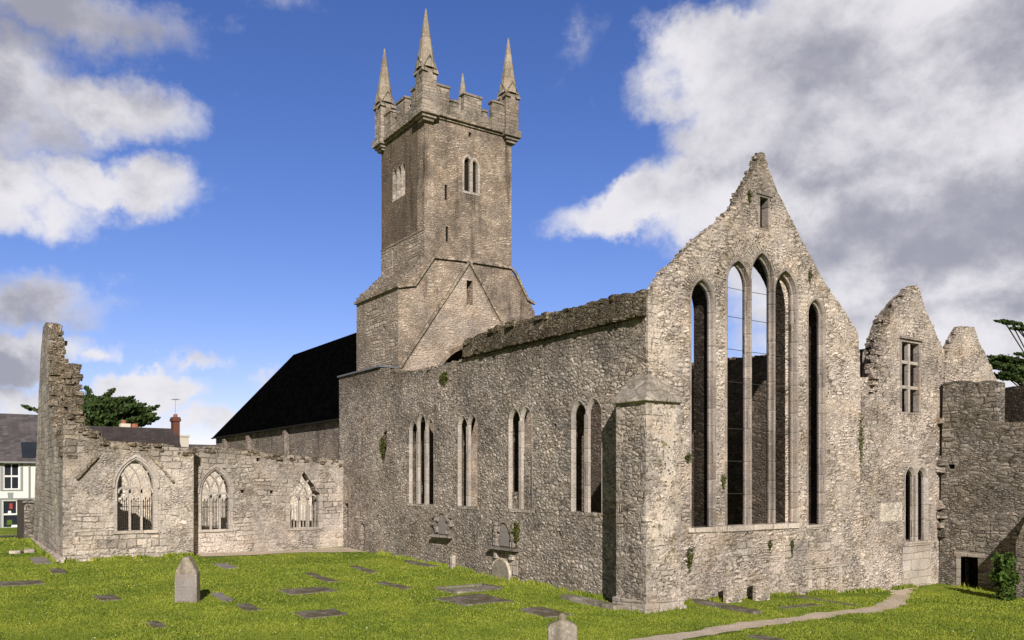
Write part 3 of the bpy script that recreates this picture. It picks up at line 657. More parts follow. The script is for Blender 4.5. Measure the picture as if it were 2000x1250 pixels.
mb = MB(); mb.box(XW, XW+.6, YA+.8, YB-.01, 15, 26); mb.box(XW, XT-.91, YB-.8, YB, 15, 26); mb.box(XW, XW+.9, BA+.9, BB, 0, 15.6); mb.box(XW+.9, XT-.91, BB-.9, BB, 0, 15.4); mb.box(XW+.6, XT-.9, YA+.8, YB-.8, 25.2, 25.6)
mb.box(XW, XT-.91, YB, BB-.9, 14.6, 15.3); mb.build('rear_wall', M['tower'], tower)
mb = MB()                                             # lighter masonry below the old roof line
mb.prism(mT, [(21.9, 11.0), (24.2, 14.3), (26.4, 17.55), (28.6, 14.6), (29.3, 13.0), (29.3, 11.2), (27.6, 12.45), (26.43, 12.75), (25.2, 12.4), (24.4, 11.4), (24.2, 10.5), (21.9, 10.5)], -.02, .02)
scar_pl = mb
for d_, nm in ((0, 0),):
    mb2 = MB(); slabwall(mb2, mT, [(21.9, 10.6), (26.4, 17.5), (29.4, 12.9), (29.4, 10.6), (28.9, 10.6), (28.3, 11.6), (27.6, 12.35), (26.43, 12.75), (25.3, 12.35), (24.6, 11.6), (24.0, 10.6)], [rect(917, 572, .42, 1.5)], -.012, .02)
    mb2.build('gable_infill', M['tower_base'], tower)
for pts in ([(21.75, 10.9), (26.5, 17.75)], [(26.45, 17.75), (29.5, 13.3)]):
    mb = MB(); mb.ribbon(mT, [(p[0]+(q[0]-p[0])*t, p[1]+(q[1]-p[1])*t+random.uniform(-.02, .02)) for p, q in (pts,) for t in np.linspace(0, 1, 12)], .16, -.13, .03); mb.build('roof_scar', M['cap'], tower)
mb = MB(); mb.ribbon(mT, [(21.68, 15.55), (22.5, 15.75), (22.75, 15.78), (24.0, 17.6), (26, 17.72), (29.5, 17.75), (29.9, 17.4), (30.8, 15.9), (31.35, 15.7)], .15, -.14, .03)
mb.ribbon(mBs, [(XW-.1, 15.62), (XT+.1, 15.62)], .16, -.14, .03); mb.build('drip_course', M['cap'], tower)
mb = MB(); mb.ribbon(mSh, [(XW, zs), (XT, zs)], .12, -.06, .02); mb.build('offset_course', M['tower'], tower)
mb = MB()                                             # lead flashing at the foot
mb.box(-49.6, -43.5, YS-.12, BA+.05, 10.86, 10.95); mb.build('flashing', M['lead'], tower)
mb = MB()
for w in (aw1, aw2): light(mb, mT, w, [(.14, -.012), (.05, -.016), (-.012, .06), (-.012, .22)])
mb.prism(mT, [(26.05, 21.8), (27.2, 21.8), (27.2, 21.95), (26.05, 21.95)], -.03, .2)
tww = mb.build('belfry_window', M['dressed'], tower)
mb = MB()
for w in wn: light(mb, mSh, w, [(.06, -.012), (-.012, .0), (-.012, .5)])
mb.build('belfry_window', M['quoin'], tower)
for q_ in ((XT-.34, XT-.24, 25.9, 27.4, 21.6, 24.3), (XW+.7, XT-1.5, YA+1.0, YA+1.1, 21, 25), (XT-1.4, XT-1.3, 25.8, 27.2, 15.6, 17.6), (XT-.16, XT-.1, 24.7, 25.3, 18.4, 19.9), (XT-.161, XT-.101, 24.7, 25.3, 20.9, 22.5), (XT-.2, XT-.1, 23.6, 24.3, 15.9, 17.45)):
    mb = MB(); mb.box(*q_); mb.build('shade_board', M['dark'], tower)  # dark sheets added behind the openings to stand for unlit depth
# string course, parapet, merlons
mb = MB(); o_ = .22
for k, (za, zb, e_) in enumerate(((25.85, 25.98, .10), (25.98, 26.16, .24))):
    mb.box(XW-e_, XT+e_, YA-e_, YA+.5, za, zb); mb.box(XT-.5, XT+e_-.002, YA+.5, YB+e_, za+.001, zb-.001); mb.box(XW-e_+.002, XT-.5, YB-.4, YB+e_-.002, za+.001, zb-.001); mb.box(XW-e_+.002, XW+.4, YA+.5, YB-.4, za+.001, zb-.001)
strc = mb.build('string_course', M['cap'], tower, bev=.015)
mb = MB(); t_ = .42; e_ = .12
mb.box(XW-e_, XT+e_, YA-e_, YA-e_+t_, 26.16, 26.75); mb.box(XT+e_-t_, XT+e_-.002, YA-e_+t_, YB+e_, 26.16, 26.75)
mb.box(XW-e_, XT+e_-t_, YB+e_-t_, YB+e_-.002, 26.16, 26.75); mb.box(XW-e_+.002, XW-e_+t_, YA-e_+t_, YB+e_-t_, 26.16, 26.75)
par = mb.build('parapet', M['parapet'], tower)
def merlon(x0, x1, y0, y1, z1):
    mb = MB(); mb.box(x0, x1, y0, y1, 26.75, z1); mb.box(x0-.06, x1+.06, y0-.06, y1+.06, z1, z1+.13); mb.build('merlon', M['parapet'], par, bev=.012)
x1_ = XT+e_-.004; x0_ = x1_-t_+.008
for y0, y1, z1 in ((24.0, 25.05, 27.75), (26.05, 27.3, 27.7), (28.1, 29.1, 27.75)): merlon(x0_, x1_, y0, y1, z1)
for y0, y1, z1 in ((25.05, 25.6, 27.05), (27.3, 27.7, 27.0)): merlon(x0_, x1_, y0+.07, y1, z1)
for y0, y1, z1 in ((24.2, 25.2, 27.7), (26.0, 27.2, 27.7), (28.0, 29.0, 27.7)): merlon(XW-e_+.006, XW-e_+t_-.006, y0, y1, z1)
for x0, x1, z1 in ((-48.9, -47.9, 27.6), (-47.1, -45.9, 27.7), (-45.1, -44.1, 27.75)):
    merlon(x0, x1, YA-e_+.004, YA-e_+t_-.004, z1); merlon(x0, x1, YB+e_-t_+.006, YB+e_-.006, z1)
proto = None
for cx_, cy_ in ((XT-.14, YA+.14), (XT-.14, YB-.14), (XW+.14, YA+.14), (XW+.14, YB-.14)):
    a_ = .47
    mb = MB(); mb.box(cx_-a_, cx_+a_, cy_-a_, cy_+a_, 26.16, 28.6)
    for k, e_ in enumerate((-.12, .0, .13)): mb.box(cx_-a_-e_, cx_+a_+e_, cy_-a_-e_, cy_+a_+e_, 25.5+k*.17, 25.67+k*.17+(.0 if k < 2 else .26))
    pin = mb.build('pinnacle', M['parapet'], tower, bev=.015)
    mb = MB()
    for nx, ny in ((1, 0), (-1, 0), (0, 1), (0, -1)):  # gablets
        tx, ty = -ny, nx; w = a_+.1; d0, d1 = a_-.3, a_+.055
        for s0, s1 in ((-w, 0), (0, w)):
            z0, z1 = (28.35, 29.35) if s0 < 0 else (29.35, 28.35)
            P = [(cx_+nx*d+tx*s, cy_+ny*d+ty*s, z+dz) for dz in (-.08, .0) for d in (d0, d1) for s, z in ((s0, z0), (s1, z1))]
            mb.add(P, [(0, 1, 3, 2), (4, 6, 7, 5), (0, 4, 5, 1), (2, 3, 7, 6), (0, 2, 6, 4), (1, 5, 7, 3)])
        P = [(cx_+nx*d+tx*s, cy_+ny*d+ty*s, z) for d in (a_-.3, a_) for s, z in ((-a_, 28.5), (a_, 28.5), (0, 29.25))]
        mb.add(P, [(0, 1, 2), (5, 4, 3), (0, 2, 5, 3), (1, 4, 5, 2), (0, 3, 4, 1)])
    mb.build('gablet', M['cap'], pin)
    mb = MB(); mb.ring((cx_, cy_), .58, .06, 28.6, 32.05, 8, pi/8); mb.ring((cx_, cy_), .16, .13, 31.4, 31.55, 8); mb.ring((cx_, cy_), .055, .03, 32.05, 32.2, 8); mb.build('spire', M['spire'], pin)

# ------------------------------------------------------------------ south transept
XP, XR, YT = -47.9, -48.9, 5.09; mP, mR, mG = eplane(XP), eplane(XR), splane(YT)
trans = empty('transept_ruin', (-53, 13, .3), 'low roofless pale transept with three traceried windows and a broken gable stub', 'church ruin')
def tracery(mp, c, hw, z0, zs, rise, parent, broken=False):
    fr = MB(); main = arch(c, hw, z0, zs, rise, 12)
    light(fr, mp, (c, hw, z0, zs, rise), [(.22, -.02), (.07, -.03), (.04, .03), (0, .10), (0, .30), (.06, .5)])
    fr.ribbon(mp, [p for p in arch(c, hw+.24, z0, zs, rise+.26, 12) if p[1] > zs-.02], .09, -.09, .03)
    w = fr.build('tracery_window', M['frame'], parent)
    mb = MB(); mb.prism(mp, [(c-hw-.25, z0-.16), (c+hw+.25, z0-.16), (c+hw+.25, z0), (c-hw-.25, z0)], -.07, .4); mb.build('sill', M['dressed'], w)
    lw = 2*hw/3; ms = (c-hw+lw, c-hw+2*lw); R = (hw*hw+rise*rise)/(2*hw)
    inside = lambda p: any(True for _ in (0,)) and (abs(p[0]-c) < hw-.01) and p[1] < zs+sqrt(max(0, R*R-(abs(p[0]-c)+R-hw)**2))
    for m_ in ms:
        mb = MB(); mb.ribbon(mp, [(m_, z0), (m_, zs-.2)], .11, .10, .26); mb.build('mullion', M['frame'], w)
    t = MB()
    for i in range(3):
        cc = c-hw+lw*(i+.5)
        if broken and i == 2: continue
        t.ribbon(mp, [(cc-lw/2*cos(a), zs-.28+lw/2*sin(a)*1.05) for a in np.linspace(0, pi, 11)], .09, .10, .25)
    for m_ in ms:
        t.ribbon(mp, [(m_, zs-.25), (m_, zs)], .09, .10, .25)
        for sg in (1, -1):
            arc = [(m_+sg*(R-R*cos(a)), zs-.05+R*sin(a)) for a in np.linspace(0, 1.3, 26)]
            arc = [p for p in arc if inside(p)]
            if broken: arc = arc[:int(len(arc)*random.uniform(.6, .9))]
            if len(arc) > 2: t.ribbon(mp, arc, .085, .10+.002*sg, .25+.002*sg)
    t.build('tracery', M['frame'], w)
    g = MB()                                          # iron grille
    for i in range(3):
        a0 = c-hw+lw*i+.08; a1 = a0+lw-.16
        for k in range(4):
            a = a0+(a1-a0)*(k+.5)/4; zt = z0+1.5+(.12 if k % 2 else 0); p0, p1 = mp(a, z0, .33), mp(a, zt, .33)
            g.tube([p0, p1], .022, 5); g.ring(p1[:2], .045, .005, zt, zt+.14, 4)
        for zz in (z0+.15, z0+1.25): g.tube([mp(a0-.05, zz, .33), mp(a1+.05, zz, .33)], .02, 5)
    g.build('grille', M['iron'], w)
T1 = (8.52, .86, 1.80, 4.05, 1.42); T2 = (12.90, .74, 1.66, 3.72, 1.25); T3 = (18.12, .80, 1.62, 3.55, 1.30)
tp = [(5.6, 7.4), (6.3, 7.1), (6.75, 6.9)]+[onX(px, py, XP) for px, py in ((205, 862), (240, 864), (280, 866), (320, 868), (350, 875), (378, 878))]
mb = MB(); slabwall(mb, mP, [(5.1, -.4), (5.1, 7.6)]+jag(tp, .3, .07, 31)+[(11.44, 6.1), (11.44, -.4)], [arch(*off(T1, .06))], 0, 1.)
cw_ = mb.build('chapel_wall', M['trans'], trans)
mb = MB(); rubble(mb, mP, tp, -.04, 1.05, .17, 7, .45); rubble(mb, mP, [(a, z-.25) for a, z in tp], -.06, .3, .14, 5, .3); mb.build('wall_head', M['rub'], cw_)
rp = [onX(px, py, XR) for px, py in ((380, 874), (410, 872), (455, 877), (500, 880), (530, 885), (570, 890), (610, 893), (645, 897), (668, 900))]
h3 = jag([(17.25, 1.6), (17.22, 3.5), (17.6, 4.0), (17.85, 4.5), (18.12, 4.95), (18.4, 4.5), (18.7, 4.1), (19.05, 3.6), (19.0, 1.6)], .25, .05, 8)
putr = [[(a, z), (a, z+.2), (a+.2, z+.2), (a+.2, z)] for a, z in ((15.2, 5.55), (17.2, 5.6), (16.0, 3.65), (14.3, 3.7))]
mb = MB(); slabwall(mb, mR, [(11.3, -.4)]+jag(rp, .3, .06, 32)+[(YS-.003, 5.7), (YS-.003, -.4)], [arch(*off(T2, .06)), h3]+putr, 0, .9)
ew_ = mb.build('east_wall', M['trans'], trans)
mb = MB(); rubble(mb, mR, rp, -.04, .95, .15, 7, .45); rubble(mb, mR, [(a, z-.22) for a, z in rp], -.05, .3, .13, 5, .3); mb.build('wall_head', M['rub'], ew_)
tracery(mP, *T1, trans); tracery(mR, *T2, trans)
mb = MB()
for m_ in (17.85, 18.38): mb.ribbon(mR, [(m_, 1.6), (m_, 3.3)], .1, .1, .25)
for cc in (17.55, 18.1, 18.65): mb.ribbon(mR, [(cc-.27*cos(a), 3.25+.3*sin(a)) for a in np.linspace(0, pi*(.8 if cc > 18.5 else 1), 10)], .09, .1, .25)
mb.ribbon(mR, [(17.8, 3.4), (17.95, 3.8), (18.2, 4.2), (18.4, 4.45)], .09, .1, .25); mb.ribbon(mR, [(18.4, 3.4), (18.3, 3.8), (18.1, 4.1), (17.85, 4.35)], .09, .102, .252)
for k in range(9): mb.ribbon(mR, [(17.38+k*.19, 1.6), (17.38+k*.19, 2.95)], .05, .3, .35)
bw = mb.build('broken_window', M['frame'], trans)
mb = MB(); mb.prism(mR, [(17.05, 1.45), (19.2, 1.45), (19.2, 1.6), (17.05, 1.6)], -.06, .4); mb.build('sill', M['dressed'], bw)
for a in (17.1, 19.12): mb = MB(); mb.prism(mR, [(a-.13, 1.6), (a+.13, 1.6), (a+.13, 3.5), (a-.13, 3.5)], -.01, .2); mb.build('jamb', M['dressed'], bw)
# scars of the chapel gable over the first window
for pts in ([onX(148, 935, XP), onX(190, 890, XP)], [onX(292, 888, XP), onX(338, 940, XP)]):
    mb = MB(); mb.ribbon(mP, [(pts[0][0]+(pts[1][0]-pts[0][0])*t, pts[0][1]+(pts[1][1]-pts[0][1])*t+random.uniform(-.03, .03)) for t in np.linspace(0, 1, 9)], .13, -.16, .03); mb.build('roof_scar', M['cap'], trans)
for args, w_ in (((mP, 11.42, -1, .2, 5.9), (.35, .5)), ((mP, YT+.005, 1, .3, 4.6), (.35, .6)), ((mG, XP+.01, -1, .3, 5.0), (.5, .8))):
    mb = MB(); quoins(*args, mb, 11, w=w_); mb.build('quoin', M['quoin'], trans)
# south gable, seen along its length
ww = sP([(65, 1064), (68, 950), (72, 860), (76, 760), (80, 685), (84, 640)], YT)
ee = [(-54.4, 13.35), (-53.8, 11.6), (-53.0, 9.7), (-51.6, 7.6), (-49.3, 6.4), (-47.95, 5.6)]
ol = [(-64.5, -.3)]+jag(ww[1:], .5, .06, 41)+[(-56.3, 13.75)]+jag(ee, .35, .12, 42)+[(-47.95, -.3)]
mb = MB(); slabwall(mb, mG, ol, [], 0, .62); mb.build('south_gable', M['trans_side'], trans)
mb = MB(); ie = [(-59.5, 11.5), (-57, 11.4), (-53.2, 10.9), (-52.2, 9.4), (-51.3, 8.2), (-51.2, 7.3), (-51.15, 6.4)]
slabwall(mb, mG, [(-63.5, -.3), (-61.5, 7.2), (-60.2, 10)]+jag(ie, .3, .1, 43)+[(-51.15, -.3)], [], .622, 1.28)
rubble(mb, mG, ee, -.03, .7, .2, 10, .1); rubble(mb, mG, ie, .6, 1.4, .2, 6, .2); rubble(mb, mG, [(-55.5, 13.4), (-54.3, 13.3)], 0, .7, .16, 6, .3)
rubble(mb, mG, [(-53.5, 11), (-53.0, 9.5), (-51.8, 8), (-51.2, 6.9)], .1, 1.2, .2, 5, .6)
mb.build('gable_core', M['rub'], trans)
mb = MB(); mb.add([(-64.6, YT-.22, -.3), (-47.7, YT-.22, -.3), (-47.7, YT+.1, -.3), (-64.6, YT+.1, -.3), (-64.6, YT-.22, .42), (-47.7, YT-.22, .42), (-47.7, YT+.1, .6), (-64.6, YT+.1, .6)],
                  [(0, 1, 2, 3), (4, 7, 6, 5), (0, 4, 5, 1), (1, 5, 6, 2), (2, 6, 7, 3), (3, 7, 4, 0)])
mb.box(-64.6, -47.6, YT-.32, YT-.2, .36, .46); mb.build('plinth', M['dressed'], trans)
mb = MB(); slabwall(mb, eplane(-56.6), [(7.2, -.3), (7.2, 5.2), (21.5, 5.4), (21.5, -.3)], [], 0, .9); mb.build('inner_wall', M['creamwall'], trans)

# ------------------------------------------------------------------ nave beyond
nave = empty('nave', (-68, 26.4, 0), 'black slate roofed nave behind the transept, its grey side wall in view', 'church')
NX0, NX1, NY = -83.3, XW-.003, 21.9
mb = MB(); slabwall(mb, splane(NY), [(NX0+.3, -.5), (NX0+.3, 8.45), (NX1, 8.45), (NX1, -.5)], [], 0, .8)
for x in (-79.5, -72.3, -63.0): mb.box(x, x+.5, NY-.35, NY+.05, -.5, 8.2, .02)
mb.box(NX0+.35, NX0+1.0, NY+.8, 30.9, -.5, 8.4)
mb.build('side_wall', M['nave'], nave)
mb = MB(); re_, rw_ = 15.75, 15.75
ey = NY-.25; ny_ = 26.43*2-ey
RX = -74.2
top_ = [(RX, 26.43, 15.8), (NX1, 26.43, 15.8)]
mb.add([(NX0, ey, 8.42), (NX1, ey, 8.42), (NX1, ny_, 8.42), (NX0, ny_, 8.42), (NX0, ey, 8.54), (NX1, ey, 8.54), (NX1, ny_, 8.54), (NX0, ny_, 8.54)]+top_,
       [(3, 2, 1, 0), (0, 1, 5, 4), (1, 2, 6, 9, 5), (2, 3, 7, 6), (3, 0, 4, 7), (4, 5, 9, 8), (6, 7, 8, 9), (7, 4, 8)])
roof = mb.build('roof', M['black_slate'], nave)
mb = MB(); mb.box(NX0-.03, NX1, ey-.12, ey+.01, 8.38, 8.5); mb.build('gutter', M['dark'], roof)

# ------------------------------------------------------------------ sacristy, small gable, wing
sac = empty('sacristy_ruin', (-25, 36.7, -.5), 'narrower ruined stone gable with mullioned window above twin lancets', 'church ruin')
g2l = eP([(1690, 778), (1716, 768), (1714, 715), (1724, 662), (1741, 622), (1760, 588), (1774, 562)]); g2r = eP([(1795, 562), (1807, 606), (1828, 646), (1844, 688)])
g2b = [onX(px, py, XE-.95) for px, py in ((1684, 715), (1691, 662), (1707, 625), (1733, 594), (1757, 569), (1768, 562))]
mw = [(onX(1759, 660, XE)[0], 7.55), (onX(1759, 660, XE)[0], 10.85), (onX(1796, 660, XE)[0]+.02, 10.85), (onX(1796, 660, XE)[0]+.02, 7.55)]
mb = MB(); K1, K2 = (37.13, .36, 1.62, 4.5, .45), (38.08, .36, 1.62, 4.5, .45)
o2 = [(33.205, -1.3)]+[(33.205, 7.0)]+jag(g2l, .28, .08, 51)+jag(g2r, .26, .08, 52)+[(39.93, 9.2), (39.93, -1.4)]
slabwall(mb, mE, o2, [mw, group_hole([K1, K2], .12)], 0, .36)
slabwall(mb, mE, [(33.25, -1.3), (33.3, 9.0), (g2b[0][0]-.02, 9.1)]+jag(g2b, .28, .08, 57)+[(37.75, 12.6), (39.9, 9.8), (39.9, -1.4)], [[(36.0, 7.4), (36.0, 10.95), (38.2, 10.95), (38.2, 7.4)], [(36.4, 1.6), (36.4, 4.6), (37.6, 5.2), (38.8, 4.6), (38.8, 1.6)]], .362, .95)
rubble(mb, mE, g2l, 0, .4, .12, 6, .45); rubble(mb, mE, g2r, 0, 1., .11, 5, .35); rubble(mb, mE, g2b, .36, .95, .14, 6, .4); rubble(mb, mE, g2l[1:4], .1, .5, .16, 6, .3)
mb.build('gable_wall', M['gable'], sac)
mb = MB(); a0, a1 = mw[0][0], mw[2][0]
mb.ribbon(mE, [(a0, 7.55), (a0, 10.85), (a1, 10.85), (a1, 7.55)], .16, -.02, .28, True)
mb.prism(mE, [(a0-.12, 10.95), (a1+.12, 10.95), (a1+.12, 11.05), (a0-.12, 11.05)], -.12, .1)
mwin = mb.build('mullioned_window', M['frame_east'], sac)
mb = MB(); mb.ribbon(mE, [((a0+a1)/2, 7.6), ((a0+a1)/2, 10.8)], .17, .06, .24); mb.build('mullion', M['frame'], mwin)
for z in (8.75, 9.9):
    mb = MB(); mb.ribbon(mE, [(a0+.06, z), (a1-.06, z)], .14, .062, .238); mb.build('transom', M['frame'], mwin)
mb = MB()
for L in (K1, K2): light(mb, mE, L, [(.17, -.012), (.11, -.018), (.09, .0), (.0, .14), (0, .24), (.08, .362)])
m_ = (K1[0]+K2[0])/2; mb.prism(mE, [(m_-.1, 1.62), (m_-.1, 4.7), (m_+.1, 4.7), (m_+.1, 1.62)], -.014, .06)
tl = mb.build('lancet_window', M['frame'], sac)
mb = MB(); mb.box(XE-.4, XE+.06, 36.5, 38.75, 1.42, 1.62, .01); mb.build('sill', M['dressed'], tl)
mb = MB(); mb.prism(mE, [(36.45, -.45), (38.85, -.45), (38.85, 1.4), (36.45, 1.4)], -.012, .05); mb.build('blocking', M['dressed'], sac)
a, z = onX(1740, 1000, XE); mb = MB(); mb.prism(mE, [(a-.85, z-.42), (a+.85, z-.42), (a+.85, z+.42), (a-.85, z+.42)], -.02, .08); mb.build('carved_panel', M['creamwall'], sac)
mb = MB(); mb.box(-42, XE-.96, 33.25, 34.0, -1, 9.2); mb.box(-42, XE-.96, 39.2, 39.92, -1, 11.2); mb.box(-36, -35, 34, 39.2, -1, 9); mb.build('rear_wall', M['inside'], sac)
for z in (5.45, 4.95, 3.2, 2.3, 7.3): mb = MB(); mb.rock((XE+.12, 39.6+random.uniform(-.15, .2), z), (.2, .22, .15)); mb.build('tusking_stone', M['gable'], sac)

g3 = empty('broken_gable', (-22.2, 42.5, -.6), 'pale broken gable top rising behind the dark walled wing', 'gable')
g3l = eP([(1846, 745), (1851, 690), (1862, 664), (1872, 645), (1880, 639)]); g3r = eP([(1903, 639), (1912, 668), (1924, 690), (1938, 722), (1948, 745), (1948, 826)])
mb = MB(); slabwall(mb, mE, [(39.95, -1.4)]+jag(g3l, .25, .07, 61)+jag(g3r, .25, .05, 62)+[(45.1, -1.4)], [], 0, .4)
rubble(mb, mE, g3l, 0, .35, .11, 5, .45); rubble(mb, mE, g3r[:-1], 0, .9, .13, 3.5, .4); mb.build('gable_wall', M['gable'], g3)
wing = empty('wing_ruin', (-19.5, 39.8, -.5), 'dark rubble wing wall with a low doorway and narrow slit, in shade', 'wall')
mWg = splane(39.5); wx = lambda px, py: onY(px, py, 39.5)
xd0, xd1 = -20.72, -19.93
t1 = [wx(1842, 747), wx(1870, 745), wx(1900, 746), wx(1925, 744), wx(1947, 745)]; t2 = [wx(1951, 826), wx(1975, 825), wx(2000, 823), (-14, 7.1)]
mb = MB(); slabwall(mb, mWg, [(XE+.004, -1.4)]+jag(t1, .25, .05, 71)+[(t1[-1][0], 7.05)]+jag(t2, .3, .05, 72)+[(-14, -1.4)],
                    [[(xd0, -1.2), (xd0, .86), (xd1, .92), (xd1, -1.2)], [(-19.45, 1.8), (-19.45, 2.58), (-19.3, 2.58), (-19.3, 1.8)], [(-21.3, 5.0), (-21.3, 5.2), (-21.0, 5.2), (-21.0, 5.0)]], 0, .7)
rubble(mb, mWg, t1, 0, .7, .12, 4, .4); rubble(mb, mWg, t2, 0, .7, .13, 4, .4)
for z in (5.3, 2.8, 3.4, 1.9): mb.rock((XE+.2, 39.45, z), (.25, .12, .16))
mb.build('wall', M['wing'], wing)
mb = MB(); mb.prism(mWg, [(xd0-.2, -1), (xd0, -1), (xd0, .9), (xd0-.2, .9)], -.02, .4); mb.prism(mWg, [(xd0-.3, .9), (xd1+.3, .9), (xd1+.3, 1.12), (xd0-.3, 1.12)], -.021, .4)
mb.build('door_frame', M['dressed'], wing)
mb = MB(); mb.ribbon(mWg, [(-19.45, 1.75), (-19.45, 2.62), (-19.28, 2.62), (-19.28, 1.75)], .13, -.01, .2, True); mb.build('slit_frame', M['wing'], wing)
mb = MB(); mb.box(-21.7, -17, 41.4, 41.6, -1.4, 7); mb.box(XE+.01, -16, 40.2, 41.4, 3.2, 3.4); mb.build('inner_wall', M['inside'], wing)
mb = MB(); px0 = -17.75                               # raking buttress, mostly out of frame
mb.add([(px0, 39.5, -1.4), (px0, 38.35, -1.4), (px0, 38.35, 1.75), (px0, 39.5, 3.1), (-15, 39.5, -1.4), (-15, 38.35, -1.4), (-15, 38.35, 1.75), (-15, 39.5, 3.1)],
       [(0, 1, 2, 3), (7, 6, 5, 4), (0, 4, 5, 1), (1, 5, 6, 2), (2, 6, 7, 3), (3, 7, 4, 0)]); mb.build('raking_buttress', M['wing'], wing)
bw_ = empty('back_wall', (-14, 50, -.6), 'dark shaded rubble wall far behind the wing at the right edge', 'wall')
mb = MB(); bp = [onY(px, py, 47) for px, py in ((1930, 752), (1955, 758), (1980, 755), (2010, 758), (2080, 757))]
slabwall(mb, splane(47), [(bp[0][0], -1)]+jag(bp, .3, .08, 77)+[(bp[-1][0], -1)], [], 0, .8); rubble(mb, splane(47), bp, 0, .8, .16, 4, .3); mb.build('wall', M['jamb'], bw_)  # near-black stone carries this wall's shade in its colour

# ------------------------------------------------------------------ memorials, headstones, slabs
def memorial(px, pz, lab, k, z0, wide):
    x = onY(px, 1040, YS)[0]; e = empty('wall_memorial', (x, YS, z0), lab, 'memorial', 'memorials set in the long wall')
    mb = MB(); mb.prism(mS, [(a, z) for a, z in arch(x, .40, z0, z0+.62, .41)], -.05, .02); mb.build('panel', M['mono'], e)
    mb = MB(); mb.ribbon(mS, [p for p in arch(x, .46, z0, z0+.62, .47)][1:-1], .11, -.11, .02); mb.build('hood', M['trans_side'], e)
    for sg in (-1, 1):
        mb = MB(); cx = x+sg*.68
        if k: 
            for j, (w, h) in enumerate(((.10, .34), (.13, .12), (.09, .26), (.13, .14), (.08, .2))):
                zz = z0+sum((.34, .12, .26, .14, .2)[:j]); mb.box(cx-w, cx+w, YS-.15, YS+.05, zz, zz+h-.01, .015)
        else:
            mb.ribbon(mS, [(x+sg*.52, z0+.05), (x+sg*.62, z0+.3), (x+sg*.84, z0+.52), (x+sg*.6, z0+.74)], .16, -.14, .02); mb.box(x+sg*.8-.12, x+sg*.8+.12, YS-.16, YS+.02, z0+.42, z0+.56, .02)
            mb.box(x+sg*.8-.13, x+sg*.8+.13, YS-.13, YS+.02, z0+.82, z0+.98, .02)
        mb.build('side_scroll', M['trans_side'], e)
    mb = MB(); mb.box(x-wide, x+wide, YS-.3, YS+.02, z0-.17, z0-.05, .012); mb.box(x-wide+.15, x+wide-.15, YS-.18, YS+.01, z0-.26, z0-.17, .01); mb.build('shelf', M['slab'] if k else M['trans_side'], e, bev=.01)
    if k:
        mb = MB()
        for sg in (-1, 1): mb = MB(); mb.box(x+sg*.62-.11, x+sg*.62+.11, YS-.16, YS+.01, z0-.56, z0-.26, .015); mb.build('bracket', M['dressed'], e)
        mb = MB()
        mb.box(x-.95, x+.95, YS-.03, YS+.05, .35, z0-.6, .01); mb.build('base_slab', M['dressed'], e)
memorial(866, 1030, 'smaller arched grey wall memorial with scrolled sides above a rusty stain', 0, 1.78, .95)
memorial(987, 1045, 'larger arched wall memorial with banded pilasters above a dark projecting shelf', 1, 1.55, 1.05)
def boxrot(mb, c, L, W_, z0, z1, rot, j=.03, n=5):
    """flat stone with slightly wandering edges, following the ground"""
    ring = []
    for sx, sy, ex, ey in ((-1, -1, 1, -1), (1, -1, 1, 1), (1, 1, -1, 1), (-1, 1, -1, -1)):
        for i in range(n):
            t = i/n; ring.append(((sx+(ex-sx)*t)*L/2+random.uniform(-j, j), (sy+(ey-sy)*t)*W_/2+random.uniform(-j, j)))
    P = []
    for z in (z0, z1):
        for x, y in ring:
            X, Y = c[0]+x*cos(rot)-y*sin(rot), c[1]+x*sin(rot)+y*cos(rot); P.append((X, Y, gz(X, Y)+z))
    k = len(ring); mb.add(P, [tuple(range(k-1, -1, -1)), tuple(range(k, 2*k))]+[(i, (i+1) % k, k+(i+1) % k, k+i) for i in range(k)])
def solve(px0, px1, py0, py1):
    """length (x) and width (y) of a slab lying on the lawn that covers this box of the photograph"""
    cx, cy = (px0+px1)/2, (py0+py1)/2; g = onG(cx, cy); f = g[0]*FW[0]+g[1]*FW[1]; z = g[2]
    def pr(x, y): ff = x*FW[0]+y*FW[1]; return CX+F*(x*RT[0]+y*RT[1])/ff, HY-F*(z-H)/ff
    p0 = pr(g[0], g[1]); pa = pr(g[0]+1, g[1]); pb = pr(g[0], g[1]+1)
    A = np.array([[abs(pa[0]-p0[0]), abs(pb[0]-p0[0])], [abs(pa[1]-p0[1]), abs(pb[1]-p0[1])]])
    L, W_ = np.linalg.solve(A, [px1-px0, py1-py0]); return g, max(.45, min(3., L*.92)), max(.45, min(2.2, W_*.92))
SLABS = []
def gslab(box, lab, mat="slab", h=.042, rot=0., name='grave_slab', cat='grave slab'):
    g, L, W_ = solve(*box); SLABS.append((g[0], g[1], L, W_, rot))
    mb = MB(); boxrot(mb, g, L, W_, -.1, h, rot, .07 if L > 1.2 else .05); o = mb.build(name, M[mat], None, (g[0], g[1], g[2])); me = o.data
    tag(o, lab, cat, 'grave slabs sunk in the lawn'); return o
